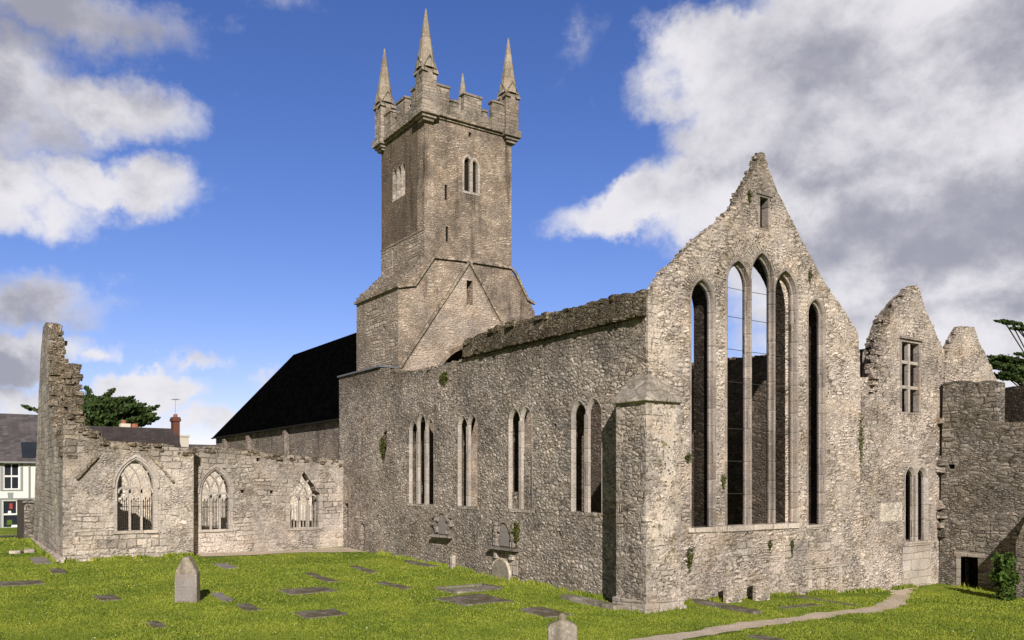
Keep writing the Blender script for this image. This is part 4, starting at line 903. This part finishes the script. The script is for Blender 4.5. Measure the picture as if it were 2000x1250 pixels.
for box, lab, kw in [
    ((842, 1005, 1160, 1184), 'largest dark flat slab in the lawn, in front of the gravel bed', {}),
    ((1003, 1120, 1187, 1207), 'dark slab with broken edge just behind the pointed headstone top', {}),
    ((568, 686, 1190, 1209), 'worn brown slab nearest the camera in the middle of the lawn', {}),
    ((540, 664, 1147, 1163), 'long grey slab right of the upright headstone', {}),
    ((457, 514, 1180, 1195), 'small dark slab lower right of the upright headstone', {}),
    ((407, 459, 1160, 1174), 'pale square slab close beside the upright headstone', {'mat': 'mono'}),
    ((183, 237, 1163, 1175), 'small lone slab on the open lawn left of the headstone', {}),
    ((-10, 88, 1134, 1146), 'long sunken slab at the left edge of the lawn', {}),
    ((412, 468, 1101, 1111), 'pale slab behind the upright headstone near the chapel wall', {'mat': 'mono'}),
    ((600, 652, 1120, 1137), 'mossy dark slab patch below the broken transept window', {}),
    ((745, 790, 1137, 1150), 'small dark slab left of the gravel bed', {}),
    ((677, 742, 1107, 1118), 'thin grassed-over slab on the upper lawn', {}),
    ((770, 870, 1093, 1112), 'broad grey slab lying against the long lancet wall', {'h': .07}),
    ((94, 132, 1111, 1121), 'tiny overgrown slab near the transept corner', {}),
    ((1500, 1625, 1176, 1192), 'grassed-over slab in front of the blocked doorway', {'h': .02}),
    ((1577, 1632, 1168, 1177), 'narrow overgrown slab nearest the gable right of the lean-to stones', {'h': .02}),
    ((280, 330, 1212, 1228), 'faint overgrown slab on the near left lawn', {'h': .012}),
    ((1470, 1520, 1243, 1253), 'dark stone edge at the bottom of the photo below the path', {}),
    ((48, 112, 1082, 1108), 'light paving slab at the foot of the transept plinth', {'mat': 'mono'})]: gslab(box, lab, **kw)
bed = gslab((848, 985, 1144, 1158), 'rectangular grave bed of loose gravel with dark kerb', 'gravel', .045, name='gravel_grave', cat='grave')
g, L, W_ = solve(843, 990, 1142, 1160); mb = MB()
for s_ in (-1, 1): boxrot(mb, (g[0], g[1]+s_*W_/2), L, .12, -.1, .08, 0)
for s_ in (-1, 1): boxrot(mb, (g[0]+s_*L/2, g[1]), .12, W_, -.1, .081, 0)
kb = mb.build('kerb', M['slab'], bed)
kb.location = (0, 0, 0)
for v in kb.data.vertices: pass
def headstone(px, py, w, h, t, lab, shape, mat='grave', rot=0., group=None, top=False):
    g = onG(px, py); g = (g[0], g[1], g[2]-.05)
    e = empty('headstone', g, lab, 'headstone', group)
    rx = lambda a, z, d: (g[0]+(-d)*cos(rot)-a*sin(rot), g[1]+(-d)*sin(rot)+a*cos(rot), g[2]+z)
    mb = MB(); mb.prism(rx, [(a*w/2, z*h) for a, z in shape], -t/2, t/2); o = mb.build('stone', M[mat], e, bev=.025); return e, rx
RA = radians(-34)
e, rx = headstone(366, 1175, .80, 1.66, .36, 'upright grey headstone with tapering pointed top alone on the lawn', [(-1, 0), (1, 0), (.97, .66), (.55, .86), (.22, 1.0), (-.22, 1.0), (-.55, .86), (-.97, .66)], 'grave', RA)
mb = MB(); mb.prism(rx, [(-.35, .1), (.35, .1), (.33, 1.05), (-.33, 1.05)], -.2, -.12); mb.build('face_panel', M['mono'], e)
g = onG(1098, 1278); 
e, rx = headstone(1098, 1278, .76, .97, .26, 'pale lichened headstone with gabled top and knob at the bottom edge', [(-1, 0), (1, 0), (1, .8), (.9, .86), (.25, .985), (.0, 1.0), (-.25, .985), (-.9, .86), (-1, .8)], 'grave', RA)
mb = MB(); o_ = rx(0, .97, 0); mb.ring(o_[:2], .09, .13, o_[2]-.02, o_[2]+.06, 8); mb.ring(o_[:2], .12, .04, o_[2]+.06, o_[2]+.15, 8); mb.build('knob', M['grave'], e)
e, rx = headstone(1431, 1176, .85, .75, .2, 'left of two small pale stones leaning at the gable foot', [(-1, 0), (1, 0), (1, .8), (.3, 1), (-1, .9)], 'gable', 0)
e, rx = headstone(1487, 1172, .80, .85, .2, 'right of two small pale stones leaning at the gable foot', [(-1, 0), (1, 0), (1, .85), (.2, 1), (-1, .95)], 'gable', 0)
x = onY(985, 1120, YS)[0]; e = empty('headstone', (x, YS-.2, gz(x, YS-.2)-.05), 'low round-topped brown stone leaning against the wall below the larger memorial', 'headstone')
mb = MB(); mb.prism(splane(YS-.22), [(a, z) for a, z in arch(x, .72, -.1, .28, .73)], 0, .16); mb.build('stone', M['grave'], e, bev=.02)
mb = MB(); mb.ribbon(splane(YS-.235), [p for p in arch(x, .70, -.1, .28, .71)][4:], .07, 0, .1); mb.build('rim', M['creamwall'], e)
x = onY(888, 1085, YS)[0]; mb = MB(); mb.box(x-.12, x+.12, YS-.2, YS-.02, -.1, .85, .02); o = mb.build('marker_stone', M['dressed'], None, (x, YS-.1, 0), bev=.02); tag(o, 'thin pale upright marker stone at the wall foot between the memorials', 'marker stone')
g, L, W_ = solve(1120, 1186, 1170, 1190); mb = MB(); boxrot(mb, g, L, W_, -.1, .16, 0, .04); o = mb.build('kerb_tomb', M['grave'], None, g, bev=.03); tag(o, 'low mossy stone kerb in the shadow beside the corner buttress', 'tomb'); SLABS.append((g[0], g[1], L, W_, 0))
g, L, W_ = solve(1385, 1442, 1178, 1197); mb = MB(); boxrot(mb, g, L, W_, -.1, .12, 0, .03); o = mb.build('kerb_tomb', M['slab'], None, g, bev=.02); tag(o, 'dark raised kerb slab right of the corner buttress', 'tomb'); SLABS.append((g[0], g[1], L, W_, 0))
for i, (px, py, lab) in enumerate(((32, 1080, 'small pale loose stone on the grass left of the transept'), (58, 1078, 'flat loose stone beside the transept plinth'))):
    g = onG(px, py); mb = MB(); mb.rock(g, (.45, .3, .18)); o = mb.build('loose_stone', M['dressed'], None, g, bev=.03); tag(o, lab, 'stone')

# ------------------------------------------------------------------ houses and street behind
e = empty('stone_pier', (-66, 4.3, .3), 'dark stone gate pier beside the transept in front of the white house', 'pier')
x0, _ = onX(36, 1060, -64.8); x1, _ = onX(66, 1060, -64.8); z1 = onX(45, 983, -64.8)[1]
mb = MB(); mb.box(-65.6, -64.8, x0+.35, x1+.3, -.2, z1, .03); mb.build('shaft', M['wing'], e, bev=.05)
mb = MB(); mb.box(-66.2, -65.2, x0, x0+.9, -.2, z1+.2, .02); mb.build('iron_gate_post', M['iron'], e, bev=.03)
mb = MB(); mb.box(-65.75, -64.65, x0+.25, x1+.4, z1, z1+.18, .02); mb.build('cap', M['wing'], e, bev=.03)
XH = -78.0; mH = eplane(XH); hp = lambda px, py: onX(px, py, XH)
house = empty('white_house', (XH-4, 2, .3), 'white two storey house with grey slate roof and shop window at left', 'house')
(ya, ze), (yb, _), (_, zr) = hp(-60, 900), hp(110, 900), hp(0, 808)
wu = [hp(7, 905), hp(38, 955)]; wl = [hp(5, 978), hp(60, 1030)]
mb = MB(); hr = lambda w: [(w[0][0], w[1][1]), (w[0][0], w[0][1]), (w[1][0], w[0][1]), (w[1][0], w[1][1])]
slabwall(mb, mH, [(ya-6, -.5), (ya-6, ze), (yb, ze), (yb, -.5)], [hr(wu), hr(wl)], 0, .4); mb.box(XH-8, XH-.4, yb-.4, yb, -.5, ze); mb.box(XH-8, XH-.4, ya-6, ya-5.6, -.5, ze); mb.build('wall', M['paint'], house)
mb = MB(); rz = H+(HY-808)/F*(-(XH-4)*.827+0); rz = onX(20, 808, XH-3.6)[1]
mb.add([(XH+.3, ya-6.3, ze-.05), (XH+.3, yb+.2, ze-.05), (XH-3.6, yb+.2, rz), (XH-3.6, ya-6.3, rz), (XH-8.2, yb+.2, ze-.05), (XH-8.2, ya-6.3, ze-.05)], [(0, 1, 2, 3), (3, 2, 4, 5), (0, 3, 5), (1, 4, 2)])
rf = mb.build('roof', M['grey_slate'], house)
ds = lambda px, py, k: (lambda p: p)(onX(px, py, XH-k))
(sy0, sz0), (sy1, sz1) = ds(42, 893, .6), ds(75, 866, .9)
mb = MB(); mb.add([(XH+.0, sy0, sz0), (XH+.0, sy1, sz0), (XH-1.1, sy1, sz1+.1), (XH-1.1, sy0, sz1+.1), (XH-.1, sy0, sz0-.3), (XH-.1, sy1, sz0-.3), (XH-1.2, sy1, sz1-.3), (XH-1.2, sy0, sz1-.3)], [(0, 1, 2, 3), (7, 6, 5, 4), (0, 4, 5, 1), (1, 5, 6, 2), (2, 6, 7, 3), (3, 7, 4, 0)])
sk = mb.build('skylight', M['glass'], rf)
mb = MB(); mb.box(XH+.28, XH+.42, ya-6.2, yb+.1, ze-.14, ze-.02); mb.build('gutter', M['greytrim'], house)
def sash(w, shop=False):
    (y0, z1), (y1, z0) = w
    mb = MB(); mb.ribbon(mH, [(y0, z0), (y0, z1), (y1, z1), (y1, z0)], .18, .08, .2, True); mb.ribbon(mH, [(y0, (z0+z1)/2), (y1, (z0+z1)/2)], .14, .1, .18); 
    mb.ribbon(mH, [((y0+y1)/2, (z0 if not shop else (z0+z1)/2)), ((y0+y1)/2, z1)], .07, .11, .17)
    o = mb.build('window', M['sash'], house)
    mb = MB(); mb.ribbon(mH, [(y0-.15, z0-.1), (y0-.15, z1+.15), (y1+.15, z1+.15), (y1+.15, z0-.1)], .2, -.04, .05, True); mb.build('surround', M['greytrim'], o)
    mb = MB(); mb.prism(mH, [(y0, z0), (y1, z0), (y1, z1), (y0, z1)], .2, .22); mb.build('pane', M['glass'], o)
    if shop:
        for i, (fy, fz, w_, h_, m_) in enumerate(((.3, .8, .12, .22, 'red'), (.7, .78, .16, .18, 'sash'), (.65, .6, .14, .14, 'sash'), (.25, .58, .12, .1, 'paint'), (.75, .25, .24, .3, 'red'), (.25, .2, .2, .2, 'shrub'), (.5, .06, .4, .1, 'paint'))):
            cy, cz = y0+(y1-y0)*fy, z0+(z1-z0)*fz
            mb = MB(); mb.prism(mH, [(cy-w_, cz-h_), (cy+w_, cz-h_), (cy+w_*.8, cz+h_), (cy-w_*.8, cz+h_)], .185-.004*i, .2); mb.build('display_board', M[m_], o)
sash(wu); sash(wl, True)
mb = MB(); mb.box(XH-.02, XH+.9, ya-6, yb, -.3, .55, .01); mb.build('shop_step', M['greytrim'], house)
mb = MB(); yd_ = hp(57, 960)[0]; mb.tube([(XH+.08, yd_, .3), (XH+.08, yd_, ze-.1)], .06, 6); mb.build('drainpipe', M['greytrim'], house)
mb = MB(); y_, z_ = hp(20, 968); mb.prism(mH, [(y_-.15, z_-.25), (y_+.15, z_-.25), (y_+.2, z_+.25), (y_-.2, z_+.25)], -.05, .05); mb.build('keystone', M['greytrim'], house)
# brown roofed building with a brick chimney behind the transept
XB = -84; e = empty('brown_roofed_house', (XB, 13, .3), 'long brown slate roof with brick end chimney behind the chapel wall', 'house')
y0, zr = onX(120, 830, XB); y1, zr2 = onX(338, 832, XB); ye, zb = onX(356, 876, XB+3.6)
mb = MB(); mb.add([(XB+3.6, y0-3, 6.0), (XB+3.6, y1+.3, 6.0), (XB, y1+.3, zr), (XB, y0-3, zr), (XB-3.6, y1+.3, 6.0), (XB-3.6, y0-3, 6.0)], [(0, 1, 2, 3), (3, 2, 4, 5), (1, 4, 2), (0, 3, 5)])
br = mb.build('roof', M['brown_slate'], e)
mb = MB(); mb.box(XB-3.4, XB+3.4, y0-2.8, y1+.1, -.5, 5.98); mb.build('wall', M['cream'], e)
c0, c1 = onX(334, 812, XB)[0], onX(351, 812, XB)[0]; zc = onX(340, 816, XB)[1]
mb = MB(); mb.box(XB-.5, XB+.5, c0+.1, c1-.1, zr-2.5, zc-.35); mb.box(XB-.6, XB+.6, c0, c1, zc-.35, zc-.1); mb.box(XB-.55, XB+.55, c0+.05, c1-.05, zc-.1, zc+.05); chm = mb.build('chimney', M['brick'], br)
mb = MB()
for dx in (-.25, .25): mb.ring((XB+dx, (c0+c1)/2), .15, .13, zc+.05, zc+.35, 8)
mb.build('chimney_pot', M['pot'], chm)
mb = MB(); ym = (c0+c1)/2; mb.tube([(XB, ym, zc), (XB, ym, zc+1.7)], .015, 4)
for k in range(5): mb.tube([(XB-.5+k*.25, ym-.35, zc+1.75), (XB-.5+k*.25, ym+.35, zc+1.75)], .009, 3)
mb.tube([(XB-.6, ym, zc+1.75), (XB+.7, ym, zc+1.75)], .012, 4); mb.build('aerial', M['lead'], chm)
XF = -100; e = empty('red_chimney_house', (XF, 14, .3), 'red ridge and chimney stub peeping over the brown roof', 'house')
y0, z0 = onX(236, 822, XF); y1, z1 = onX(256, 832, XF)
mb = MB(); mb.box(XF-3, XF+3, y0-1, y1+3, -.5, z1-.3); mb.build('wall', M['cream'], e)
mb = MB(); mb.box(XF-.5, XF+.5, y0-.1, y0+.9, z1-1, z0-.3); cc = mb.build('chimney', M['cream'], e)
mb = MB(); mb.ring((XF, y0+.3), .3, .22, z0-.3, z0+.1, 8); mb.ring((XF, y0+1.4), .5, .3, z1-.4, z1+.25, 8); mb.build('chimney_pot', M['pot'], cc)
XD = -98; e = empty('distant_house', (XD, 22, .3), 'far grey roofed house just showing above the recessed transept wall', 'house')
y0, z0 = onX(352, 876, XD); y1, _ = onX(440, 876, XD); z1 = onX(380, 868, XD)[1]
mb = MB(); mb.add([(XD+3, y0, z1-1.6), (XD+3, y1, z1-1.6), (XD, y1, z1), (XD, y0, z1), (XD-3, y1, z1-1.6), (XD-3, y0, z1-1.6)], [(0, 1, 2, 3), (3, 2, 4, 5), (1, 4, 2), (0, 3, 5)]); mb.build('roof', M['grey_slate'], e)
mb = MB(); mb.box(XD-2.8, XD+2.8, y0+.1, y1-.1, -.5, z1-1.62); mb.build('wall', M['paint'], e)
yc, zc = onX(357, 850, XD); mb = MB(); mb.box(XD-.6, XD+.6, yc-.5, yc+.5, z1-2, zc-.2); mb.box(XD-.7, XD+.7, yc-.6, yc+.6, zc-.2, zc); mb.build('chimney', M['cream'], e)

# ------------------------------------------------------------------ vegetation
def leafmesh(name, C, nrm, size, mat, parent=None, origin=(0, 0, 0), asp=1.7):
    """many small two-triangle leaves at points C"""
    n = len(C); u = np.random.normal(size=(n, 3)); u /= np.linalg.norm(u, axis=1)[:, None]
    if nrm is not None: u = u*.55+nrm; u /= np.linalg.norm(u, axis=1)[:, None]
    w = np.cross(u, np.random.normal(size=(n, 3))); w /= np.linalg.norm(w, axis=1)[:, None]
    s_ = (size*np.random.uniform(.6, 1.3, n))[:, None]
    V = np.stack([C-u*s_*asp*.5, C+w*s_*.5, C+u*s_*asp*.5, C-w*s_*.5], 1).reshape(-1, 3)-np.array(origin)
    me = bpy.data.meshes.new(name); me.vertices.add(4*n); me.vertices.foreach_set('co', V.astype(np.float32).ravel())
    me.loops.add(4*n); me.loops.foreach_set('vertex_index', np.arange(4*n, dtype=np.int32))
    me.polygons.add(n); me.polygons.foreach_set('loop_start', np.arange(0, 4*n, 4, dtype=np.int32)); me.polygons.foreach_set('loop_total', np.full(n, 4, dtype=np.int32))
    me.update(calc_edges=True)
    return link(name, me, M[mat], parent, None if parent else origin)
def cypress(base, sprays, label, size, per, trunk_h, r=.5):
    """old cypress: trunk, limbs running out to flat upswept sprays of needles"""
    e = empty('cypress_tree', base, label, 'tree', 'dark cypress trees')
    mb = MB(); top = np.array(base)+np.array((0, 0, trunk_h)); mb.tube([base, tuple(np.array(base)*.5+top*.5+np.array((.2, .1, 0))), tuple(top)], [r, r*.7, r*.3], 8)
    C, Nn = [], []
    for c, d, ln, th in sprays:
        c, d = np.array(c, float), np.array(d, float); d /= np.linalg.norm(d)
        s0 = np.array(base)+np.array((0, 0, trunk_h*random.uniform(.45, .9))); mb.tube([tuple(s0), tuple(s0*.4+c*.6+np.array((0, 0, -.4))), tuple(c)], [r*.3, r*.18, .05], 5)
        for k in range(per):
            t = np.random.uniform(-.5, .5); p = c+d*t*ln; wd = th*(1-abs(t)*1.1)
            C.append(p+np.random.normal(size=3)*np.array((wd, wd, wd*.42))); Nn.append(d*.9+np.array((0, 0, .35)))
    mb.build('trunk', M['bark'], e); leafmesh('crown', np.array(C), np.array(Nn), size, 'cypress', e, ORG[e.name]); return e
def at_depth(px, py, f): d = ray(px, py); return (d[0]*f, d[1]*f, H+d[2]*f)
SP = []; rr = random.Random(5)
for px, py, wd, ht, k_ in ((205, 804, 75, 24, 34), (185, 790, 40, 18, 22), (235, 798, 55, 18, 26), (285, 820, 36, 10, 6), (215, 826, 90, 14, 18), (150, 810, 40, 25, 8)):
    for k in range(k_):
        x, y = min(282-rr.uniform(0, 12), px+rr.gauss(0, wd*.42)), py+rr.gauss(0, ht*.4); lim = 778+max(0, x-215)*.3+rr.uniform(0, 8)
        y = max(y, lim); sg = 1 if x > 190 else -.6
        SP.append((at_depth(x, y, 105+rr.uniform(-4, 4)), (RT[0]*sg, RT[1]*sg, .5), rr.uniform(1.4, 2.4), .5))
for x, y, dx, dz in ((205, 772, .6, .5), (180, 773, -.5, .8), (238, 780, 1, .35), (262, 793, 1, .3), (288, 800, 1, .5), (280, 810, 1, .2), (165, 776, -.8, .7), (67, 797, -1, .35), (286, 818, 1, .2)):
    SP.append((at_depth(x, y+3, 103), (RT[0]*dx, RT[1]*dx, dz), 3.0, .24))
b_ = at_depth(195, 936+1640*4.2/105, 105); cypress(b_, SP, 'dark spreading cypress behind the brown roof', .27, 260, 8.5, .7)
SP = []
for px, py, wd, ht, k_ in ((1972, 708, 26, 10, 12), (1990, 724, 24, 12, 14), (1955, 712, 14, 10, 6), (1975, 735, 20, 6, 5), (2020, 720, 40, 24, 14), (2060, 690, 60, 40, 12), (2095, 640, 60, 40, 12)):
    for k in range(k_): SP.append((at_depth(max(px+rr.gauss(0, wd*.5), 1942), py+rr.gauss(0, ht*.5), 62+rr.uniform(-3, 3)), (-RT[0], -RT[1], .12), rr.uniform(1.2, 2.4), .24))
for x, y in ((1962, 628), (1978, 632), (1992, 642), (2012, 638), (2000, 692), (2030, 640), (1975, 630)): SP.append((at_depth(x, y, 60), (-RT[0], -RT[1], .08), 1.3, .12))
b_ = at_depth(2130, 936+1640*4.9/62, 62); cypress(b_, SP, 'dark cypress reaching in at the right edge above the wing', .14, 290, 13, .22)
def plantclump(name, c, r, n, size, mat, label, cat, group=None, nrm=None, stems=True):
    e = empty(name, c, label, cat, group); P = np.random.normal(size=(n, 3)); P = P/np.linalg.norm(P, axis=1)[:, None]*(np.random.uniform(.25, 1, n)**.5)[:, None]*np.array(r)
    P *= (1+.25*np.sin(P[:, :1]*7/r[0])+.2*np.cos(P[:, 2:3]*9/r[2]))
    if not stems: P[:, :2] *= np.clip(.75+.5*P[:, 2:3]/r[2], .15, 1.3)*np.random.uniform(.5, 1.4, (n, 1)); P[:, 2] -= np.random.exponential(.3, n)*r[2]
    leafmesh('foliage', P+np.array(c), np.tile(nrm, (n, 1)) if nrm is not None else None, size, mat, e, ORG[e.name], 1.5)
    if stems:
        mb = MB()
        for k in range(5): mb.tube([(c[0], c[1], c[2]-r[2]), (c[0]+random.uniform(-.5, .5)*r[0], c[1]+random.uniform(-.5, .5)*r[1], c[2]+r[2]*.5)], .02, 4)
        mb.build('stem', M['bark'], e)
    return e
g = onG(1964, 1172); plantclump('laurel_bush', (g[0], g[1], g[2]+.95), (.46, .46, .95), 1500, .13, 'bushleaf', 'rounded bright green bush in front of the dark wing at right', 'bush')
for px, py, rx_, rz_, lab in ((1345, 1086, .22, .32, 'yellowish tuft on the gable between buttress and first lancet'), (1342, 892, .16, .12, 'small tuft at the left jamb of the first tall lancet'), (1411, 936, .13, .2, 'dark green tuft between first lancet and triple window'),
                             (1680, 850, .22, .95, 'long trail of ivy at the joint between the two gables'), (1545, 1062, .1, .3, 'little tuft hanging below the triple window sill'), (1462, 380, .14, .2, 'tuft left of the small slot high in the gable'), (1580, 535, .12, .25, 'tuft on the right upper slope of the tall gable'),
                             (1838, 892, .15, .2, 'tuft at the corner of the wing and the sacristy'), (1502, 1062, .1, .15, 'tiny tuft under the right part of the triple window')):
    a, z = onX(px, py, XE); plantclump('wall_plant', (XE+.06, a, z), (.12, rx_, rz_), int(200*rx_*max(rz_, .3)/.05*(1 if rz_ < .9 else .45)), .055, 'weed', lab, 'wall plant', 'plants growing on the walls', stems=False)
for px, py, rx_, rz_, lab in ((750, 868, .3, .45, 'ivy patch over the broken hole in the long wall'), (1012, 1035, .2, .35, 'tuft right of the larger wall memorial'), (870, 735, .4, .2, 'grassy tuft on the broken top of the long wall')):
    x, z = onY(px, py, YS); plantclump('wall_plant', (x, YS-.08, z), (rx_, .14, rz_), int(200*rx_*rz_/.04), .085, 'weed', lab, 'wall plant', 'plants growing on the walls', stems=False)
a, z = onX(986, 262, XT); plantclump('wall_plant', (XT+.15, a, z), (.15, .3, .2), 130, .1, 'shrub', 'green tuft under the right pinnacle of the tower', 'wall plant', 'plants growing on the walls', stems=False)

# grass blades and daisies on the near lawn
def in_build(x, y):
    return ((x < XE+.02) & (y > YS-.05)) | ((x < BX+.2) & (x > BX-1.7) & (y > BY-.2)) | ((x < XR) & (y > YT-.3)) | ((x < XP) & (y > YT-.3) & (y < 11.5)) | ((x < XR+2.6) & (y > 11.5) & (x < XR+2.6-0*y) & (y > 11.6)) | ((y > 39.4))
def scatter(n, z0, z1):
    Z = np.random.uniform(z0, z1, n); a = np.random.uniform(-.66, .66, n)
    x = Z*(FW[0]+RT[0]*a); y = Z*(FW[1]+RT[1]*a); k = ~in_build(x, y)
    for sx, sy, L, W_, r in SLABS: k &= ~((np.abs(x-sx) < L/2-.07) & (np.abs(y-sy) < W_/2-.07))
    for px, py, pw in PATH: k &= ((x-px)**2+(y-py)**2) > (pw*.92)**2
    return x[k], y[k], Z[k]
GZ = np.vectorize(gz)
BASES = [((XE, YS+1.7), (XE, 37.5), 3000), ((BX+.22, BY-.2), (BX+.22, BY+1.7), 70), ((BX-1.6, BY-.22), (BX+.2, BY-.22), 70), ((-43.5, YS), (BX-1.6, YS), 4200), ((XP, YT), (XP, 11.4), 1500), ((-64, YT-.3), (XP, YT-.3), 900), ((-20.8, 39.5), (-18, 39.5), 300)]
def blades():
    xs, ys, zs = [], [], []
    for n, a, b_ in ((170000, 20.5, 30), (110000, 30, 42), (50000, 42, 60)):
        x, y, z = scatter(n, a, b_); xs.append(x); ys.append(y); zs.append(z)
    nb = 0
    for (ax, ay), (bx, by), k in BASES:                # longer growth where the mower cannot reach
        t = np.random.uniform(0, 1, k); q = np.abs(np.random.normal(0, .13, k)); L_ = sqrt((bx-ax)**2+(by-ay)**2); nx, ny = (by-ay)/L_, -(bx-ax)/L_
        keep = np.sin(t*L_*2.1+ax)+np.sin(t*L_*5.3)*.6+np.random.normal(0, .5, k) > -.1; t, q = t[keep], q[keep]
        x = ax+(bx-ax)*t+nx*q; y = ay+(by-ay)*t+ny*q; xs.append(x); ys.append(y); zs.append(np.hypot(x, y)); nb += len(x)
    for px, py, pw in PATH[::1]:
        k = 46; a_ = np.random.uniform(0, 2*pi, k); r_ = pw*np.random.normal(1., .13, k); x = px+r_*np.cos(a_); y = py+r_*np.sin(a_)
        d2 = np.min([(x-qx)**2+(y-qy)**2-(qw*.72)**2 for qx, qy, qw in PATH], 0); x, y = x[d2 > 0], y[d2 > 0]; xs.insert(0, x); ys.insert(0, y); zs.insert(0, np.hypot(x, y))
    x, y, Z = map(np.concatenate, (xs, ys, zs)); n = len(x); g = GZ(x, y)
    th = np.random.uniform(0, 2*pi, n); hh = np.random.uniform(.02, .055, n)*(1+(Z-20)/80); w = np.random.uniform(.008, .016, n)*(1+(Z-20)/16); le = np.random.uniform(-.05, .05, (n, 2)); hh[-nb:] *= 3.4; w[-nb:] *= 1.3
    V = np.zeros((n, 3, 3)); V[:, 0] = np.stack([x-w*np.cos(th), y-w*np.sin(th), g-.005], 1); V[:, 1] = np.stack([x+w*np.cos(th), y+w*np.sin(th), g-.005], 1); V[:, 2] = np.stack([x+le[:, 0], y+le[:, 1], g+hh], 1)
    me = bpy.data.meshes.new('grass'); me.vertices.add(3*n); me.vertices.foreach_set('co', V.astype(np.float32).ravel()); me.loops.add(3*n); me.loops.foreach_set('vertex_index', np.arange(3*n, dtype=np.int32))
    me.polygons.add(n); me.polygons.foreach_set('loop_start', np.arange(0, 3*n, 3, dtype=np.int32)); me.polygons.foreach_set('loop_total', np.full(n, 3, dtype=np.int32)); me.update(calc_edges=True)
    o = link('grass', me, M['blade']); tag(o, 'short mown grass blades of the lawn', 'grass', None, 'stuff')
    x, y, Z = scatter(1500, 20.5, 52); cl = np.sin(x*.8+1)*np.cos(y*.7)+np.random.normal(0, .6, len(x)) > -.1; x, y, Z = x[cl], y[cl], Z[cl]
    C = np.stack([x, y, GZ(x, y)+.075], 1); o = leafmesh('daisies', C, None, .03, 'daisy', None, (0, 0, 0), 1.)
    tag(o, 'white daisies and clover dotted over the lawn', 'flowers', None, 'stuff')
blades()
